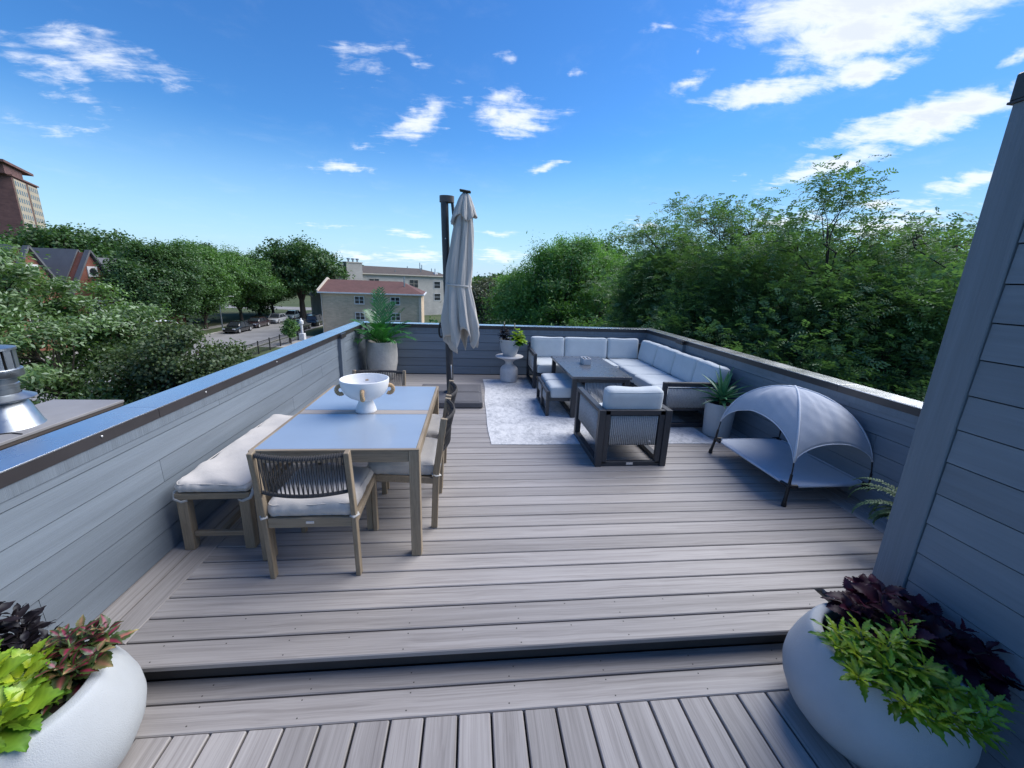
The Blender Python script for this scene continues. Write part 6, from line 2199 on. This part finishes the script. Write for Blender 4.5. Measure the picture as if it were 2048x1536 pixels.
for az, hw in ((-39.95, 2.6), (-43.75, 2.4)):
    x = az_to_x(az)
    zt = RZ + 0.55
    zb_ = EZ - 0.9
    g = MB()
    gw = hw
    g.convex([(x - gw, -0.7, 0), (x + gw, -0.7, 0), (x + gw, -0.7, zb_ + 1.2), (x, -0.7, zt - 0.25), (x - gw, -0.7, zb_ + 1.2), (x - gw, dep * 0.4, 0), (x + gw, dep * 0.4, 0), (x + gw, dep * 0.4, zb_ + 1.2), (x, dep * 0.4, zt - 0.25), (x - gw, dep * 0.4, zb_ + 1.2)], [(0, 1, 2, 3, 4), (9, 8, 7, 6, 5), (0, 4, 9, 5), (1, 6, 7, 2), (4, 3, 8, 9), (3, 2, 7, 8), (0, 5, 6, 1)])
    go = g.build('gable', M['red_brick'], sc_)
    r2 = MB()
    for s in (-1, 1):
        r2.bar((x + s * (gw + 0.5), -0.75, zb_ + 0.75), (x, -0.75, zt), 0.5, 0.16, 0, up=(0, 0, 1))
        r2.bar((x + s * (gw + 0.5), dep * 0.2, zb_ + 0.78), (x, dep * 0.2, zt + 0.03), dep * 0.36, 0.12, 0, up=(0, 0, 1))
    r2.build('gable_roof', M['slate'], go)
    MB().box((x, -0.75, zt - 2.15), (1.05, 0.10, 1.05)).build('round_window', M['white_paint'], go)
    MB().lathe([(0.36, 0), (0.36, 0.06), (0.0001, 0.06)], 20).xform(Matrix.Translation((x, -0.805, zt - 2.15)) @ Matrix.Rotation(PI / 2, 4, 'X')).build('pane', M['window'], go)
    MB().box((x, -0.76, zb_ + 0.65), (gw * 2 + 0.3, 0.16, 0.22)).build('stone_band', M['white_paint'], go)
    window(go, x - 0.55 * gw / 2.4, zb_ - 0.5, 1.3, 1.6, 2, y=-0.70)
    window(go, x + 1.15 * gw / 2.4, zb_ - 0.5, 1.3, 1.6, 2, y=-0.70)
for k in range(8):
    x = 2.0 + k * 3.4
    window(sc_, x, EZ - 1.4, 1.4, 1.6, 2)

# ---- distant apartment tower
T0, T1 = 232.0, 256.0
p0, p1 = polar(-43.15, T0), polar(-41.8, T1)
tw_, Lw = oriented('apartment_tower', 'tall brick apartment tower with pale window bays on the far left', 'tower', p0, p1)
TZ = 1.76 + T0 * math.tan(rad(7.12)) - GZ
MB().box((Lw / 2, 9.0, TZ / 2), (Lw, 18.0, TZ)).build('body', M['tower_brick'], tw_)
for (xa, xb) in ((0.8, Lw * 0.47), (Lw * 0.56, Lw - 0.9)):
    pb = MB().box(((xa + xb) / 2, -0.12, TZ / 2 - 0.2), (xb - xa, 0.3, TZ - 1.0)).build('window_bay', M['tower_panel'], tw_)
    wn = MB()
    ncol = 5
    nfl = 13
    for fl in range(nfl):
        for k in range(ncol):
            x = xa + (xb - xa) * (k + 0.5) / ncol
            z = TZ - 2.0 - fl * 2.72
            wn.box((x, -0.28, z), ((xb - xa) / ncol * 0.46, 0.06, 1.5))
    wn.build('window_grid', M['window'], pb)['kind'] = 'stuff'
MB().box((Lw / 2, 9.0, TZ + 0.2), (Lw + 1.2, 19.0, 0.5)).build('roof_slab', M['tower_brick'], tw_)
ph = MB().box((Lw * 0.22, 9.0, TZ + 1.9), (Lw * 0.66, 17.0, 3.3)).build('penthouse', M['tower_brick'], tw_)
MB().box((Lw * 0.58, 9.0, TZ + 1.6), (Lw * 0.10, 15.0, 2.7)).build('lantern_wall', M['tower_panel'], ph)
MB().box((Lw * 0.34, 9.0, TZ + 3.9), (Lw * 1.1, 19.0, 0.8)).build('penthouse_roof', M['tower_brick'], tw_)

# ---- cars
car_g = 'cars parked along the street'
CARM = {}


def car_paint(col, name):
    if name not in CARM:
        CARM[name] = plain('paint_' + name, col, 0.25, var=0.02, spec=0.6, coat=1.0)
    return CARM[name]


M['tyre'] = plain('tyre', (0.012, 0.012, 0.012), 0.9)
M['lamp'] = plain('headlight', (0.6, 0.62, 0.65), 0.15, spec=0.8)


def loft(sections):
    """sections: list of (y, [(x, z)...]) closed rings with the same count"""
    mb = MB()
    n = len(sections[0][1])
    vs = [(x, y, z) for (y, ring) in sections for (x, z) in ring]
    fs = []
    for i in range(len(sections) - 1):
        for k in range(n):
            k2 = (k + 1) % n
            fs.append((i * n + k, i * n + k2, (i + 1) * n + k2, (i + 1) * n + k))
    fs.append(tuple(reversed(range(n))))
    fs.append(tuple((len(sections) - 1) * n + k for k in range(n)))
    mb.add(vs, fs)
    return mb


def make_car(label, pos, rz, paint, suv=False):
    t = thing('parked_car', label, 'car', (pos[0], pos[1], GZ + 0.006), rz, car_g)
    L, Wd = (4.55, 0.90) if not suv else (4.65, 0.93)
    belt = 0.90 if not suv else 1.02
    top_ = 1.45 if not suv else 1.70

    def ring(w, zl, zh):
        return [(-w * 0.92, zl), (w * 0.92, zl), (w, zl + 0.18), (w, zh - 0.22), (w * 0.93, zh - 0.04), (w * 0.75, zh), (-w * 0.75, zh), (-w * 0.93, zh - 0.04), (-w, zh - 0.22), (-w, zl + 0.18)]
    h = L / 2
    hood = 0.80 if not suv else 0.95
    secs = [(-h, ring(Wd * 0.82, 0.30, 0.62)), (-h + 0.10, ring(Wd * 0.92, 0.24, 0.70)), (-h + 0.6, ring(Wd, 0.22, hood - 0.02)), (-h + 1.35, ring(Wd, 0.22, belt)), (0.4, ring(Wd, 0.22, belt + 0.02)), (h - 0.9, ring(Wd, 0.22, belt + 0.02)), (h - 0.12, ring(Wd * 0.95, 0.26, belt - 0.05)), (h, ring(Wd * 0.85, 0.34, belt - 0.22))]
    loft(secs).build('body', paint, t, smooth=35)

    def cring(w0, w1, z0, z1):
        return [(-w0, z0), (w0, z0), (w1, z1 - 0.08), (w1 * 0.85, z1), (-w1 * 0.85, z1), (-w1, z1 - 0.08)]
    cb_ = belt - 0.05
    rear = h - (0.55 if not suv else 0.15)
    gl = [(-h + 1.15, cring(Wd * 0.90, Wd * 0.88, cb_, cb_ + 0.12)), (-h + 1.85, cring(Wd * 0.92, Wd * 0.74, cb_, top_ - 0.03)), (0.35, cring(Wd * 0.92, Wd * 0.74, cb_, top_)), (rear - (0.75 if not suv else 0.35), cring(Wd * 0.92, Wd * 0.72, cb_, top_ - 0.05)), (rear, cring(Wd * 0.88, Wd * 0.80, cb_, cb_ + 0.12))]
    loft(gl).build('windows', M['window'], t, smooth=25)
    rl = [(-h + 1.78, cring(Wd * 0.75, Wd * 0.74, top_ - 0.12, top_ + 0.005)), (0.35, cring(Wd * 0.76, Wd * 0.75, top_ - 0.09, top_ + 0.02)), (rear - (0.72 if not suv else 0.3), cring(Wd * 0.74, Wd * 0.72, top_ - 0.13, top_ - 0.02))]
    ro = loft(rl)
    for s in (-1, 1):
        ro.bar((s * Wd * 0.90, -h + 1.2, cb_ + 0.06), (s * Wd * 0.735, -h + 1.85, top_ - 0.08), 0.06, 0.06, 0)
        ro.bar((s * Wd * 0.92, 0.35, cb_), (s * Wd * 0.745, 0.35, top_ - 0.06), 0.05, 0.09, 0)
        ro.bar((s * Wd * 0.90, rear - 0.1, cb_ + 0.08), (s * Wd * 0.73, rear - (0.75 if not suv else 0.35), top_ - 0.1), 0.08, 0.10, 0)
    ro.build('roof', paint, t, smooth=30)
    for s in (-1, 1):
        for yy in (-h + 0.85, h - 0.95):
            w = MB().lathe([(0.12, -0.11), (0.31, -0.11), (0.335, -0.07), (0.335, 0.07), (0.31, 0.11), (0.12, 0.11)], 20)
            w.xform(Matrix.Translation((s * (Wd - 0.09), yy, 0.335)) @ Matrix.Rotation(PI / 2, 4, 'Y'))
            wo = w.build('wheel', M['tyre'], t, smooth=40)
            r = MB().lathe([(0.20, -0.118), (0.20, 0.118)], 14)
            r.xform(Matrix.Translation((s * (Wd - 0.09), yy, 0.335)) @ Matrix.Rotation(PI / 2, 4, 'Y'))
            r.build('rim', M['tag'], wo, smooth=40)
        MB().box((s * Wd * 0.70, -h + 0.05, 0.62), (0.36, 0.12, 0.15), 0.04).build('headlight', M['lamp'], t)
    MB().box((0, -h + 0.005, 0.50), (0.85, 0.05, 0.20), 0.02).build('grille', M['black'], t)
    return t


black = car_paint((0.012, 0.013, 0.016), 'black')
dred = car_paint((0.030, 0.016, 0.018), 'dark_red')
silver = car_paint((0.40, 0.41, 0.42), 'silver')
mint = car_paint((0.42, 0.50, 0.50), 'pale_green')
make_car('black sedan, first of the parked row across the street', (-31.35, 58.2), 0.0, black)
make_car('dark maroon sedan parked second behind the black one', (-31.75, 64.2), 0.0, dred)
make_car('silver sedan parked third in the row across the street', (-31.7, 70.4), 0.0, silver)
make_car('pale greenish car parked last in the row across the street', (-32.0, 77.2), 0.0, mint)
make_car('dark sedan on the near side beside the white column', (-24.9, 62.0), PI, black)
make_car('large dark pickup-sized car next to the tan house', (-24.7, 68.0), PI, black, suv=True)
make_car('dark car half hidden behind the tan house corner', (-25.2, 87.0), PI, black, suv=True)

# ---- street lamps


def lamp(label, head, pole_xy, h_pole):
    t = thing('street_lamp', label, 'street lamp', (pole_xy[0], pole_xy[1], GZ), 0, 'cobra head street lamps')
    hx, hy, hz = head[0] - pole_xy[0], head[1] - pole_xy[1], head[2] - GZ
    MB().tube([(0, 0, 0), (0, 0, h_pole)], [0.10, 0.07], 8).build('pole', M['galv'], t, smooth=60)
    MB().tube([(0, 0, h_pole), (hx * 0.15, hy * 0.15, h_pole + (hz - h_pole) * 0.55), (hx * 0.45, hy * 0.45, hz - 0.02), (hx * 0.85, hy * 0.85, hz)], 0.028, 7).build('arm', M['galv'], t, smooth=180)
    a = math.atan2(hy, hx)
    b_ = MB().box((0, 0, 0), (0.62, 0.20, 0.10), 0.04)
    b_.build('lamp_head', M['white_paint'], t, loc=(hx, hy, hz), rot=(0, 0, a))
    return t


hxy = polar(-35.1, 37.0)
pxy = polar(-33.1, 37.4)
lamp('nearer cobra head street lamp poking out of the dark maple', (hxy[0], hxy[1], 1.76 - 37 * math.tan(rad(5.5))), pxy, -2.9 - GZ)
hxy = polar(-28.6, 70.0)
pxy = polar(-29.8, 70.5)
lamp('farther street lamp among the street trees above the cars', (hxy[0], hxy[1], 1.76 - 70 * math.tan(rad(2.9))), pxy, -2.6 - GZ)

# ---- white lamp column with box, hydrant, fence
wp = thing('lantern_column', 'white lantern column on a white box by the black fence', 'column', (-20.7, 52.1, GZ))
MB().box((0, 0, 0.42), (0.62, 0.62, 0.84), 0.03).build('base_box', M['white_paint'], wp)
MB().tube([(0, 0, 0.84), (0, 0, 1.95)], 0.14, 10).build('post', M['white_paint'], wp, smooth=60)
MB().lathe([(0.10, 1.95), (0.27, 2.0), (0.25, 2.35), (0.10, 2.48), (0.05, 2.68), (0.0001, 2.72)], 14).build('lantern', M['white_paint'], wp, smooth=40)
MB().box((-0.45, 0, 1.78), (0.9, 0.05, 0.06)).build('cross_bar', M['white_paint'], wp)
hy_ = thing('fire_hydrant', 'small dark fire hydrant on the far verge', 'hydrant', (-33.9, 87.0, GZ))
MB().lathe([(0.20, 0), (0.20, 0.08), (0.14, 0.10), (0.14, 0.62), (0.18, 0.64), (0.18, 0.70), (0.10, 0.86), (0.0001, 0.90)], 12).build('barrel', M['black'], hy_, smooth=40)
MB().tube([(-0.24, 0, 0.52), (0.24, 0, 0.52)], 0.07, 8).build('nozzle', M['black'], hy_, smooth=60)
fe = thing('metal_fence', 'black metal picket fence along the near sidewalk', 'fence', (-21.2, 0, GZ))
y = 28.0
while y < 54:
    MB().box((0, y, 0.66), (0.10, 0.10, 1.32)).build('post', M['fence_black'], fe)
    rl = MB()
    rl.box((0, y + 1.2, 1.18), (0.04, 2.29, 0.05)).box((0, y + 1.2, 0.18), (0.04, 2.29, 0.05))
    rl.build('rail', M['fence_black'], fe)
    pk = MB()
    for k in range(17):
        pk.box((0, y + 0.12 + k * 0.135, 0.66), (0.018, 0.018, 1.1))
    pk.build('pickets', M['fence_black'], fe)['kind'] = 'stuff'
    y += 2.4
# outside stair by the elm
sx_, sy_ = polar(-19.9, 92.0)
es = thing('outdoor_stair', 'white railed outdoor stair beyond the elm trunk', 'stair', (sx_, sy_, GZ), rad(20))
MB().bar((-2.2, 0, 4.6), (1.6, 0, 2.4), 0.12, 0.30, 0).build('stringer', M['white_paint'], es)
MB().bar((-2.2, 1.1, 4.6), (1.6, 1.1, 2.4), 0.12, 0.30, 0).build('stringer', M['white_paint'], es)
for k in range(9):
    MB().box((-2.0 + k * 0.42, 0.55, 4.42 - k * 0.243), (0.30, 1.0, 0.05)).build('tread', M['cream_trim'], es)
MB().tube([(0.2, -0.1, 0), (0.2, -0.1, 3.2)], 0.08, 6).build('support', M['white_paint'], es)
MB().tube([(-2.1, 1.0, 0), (-2.1, 1.0, 4.4)], 0.08, 6).build('support', M['white_paint'], es)

bpy.context.view_layer.update()
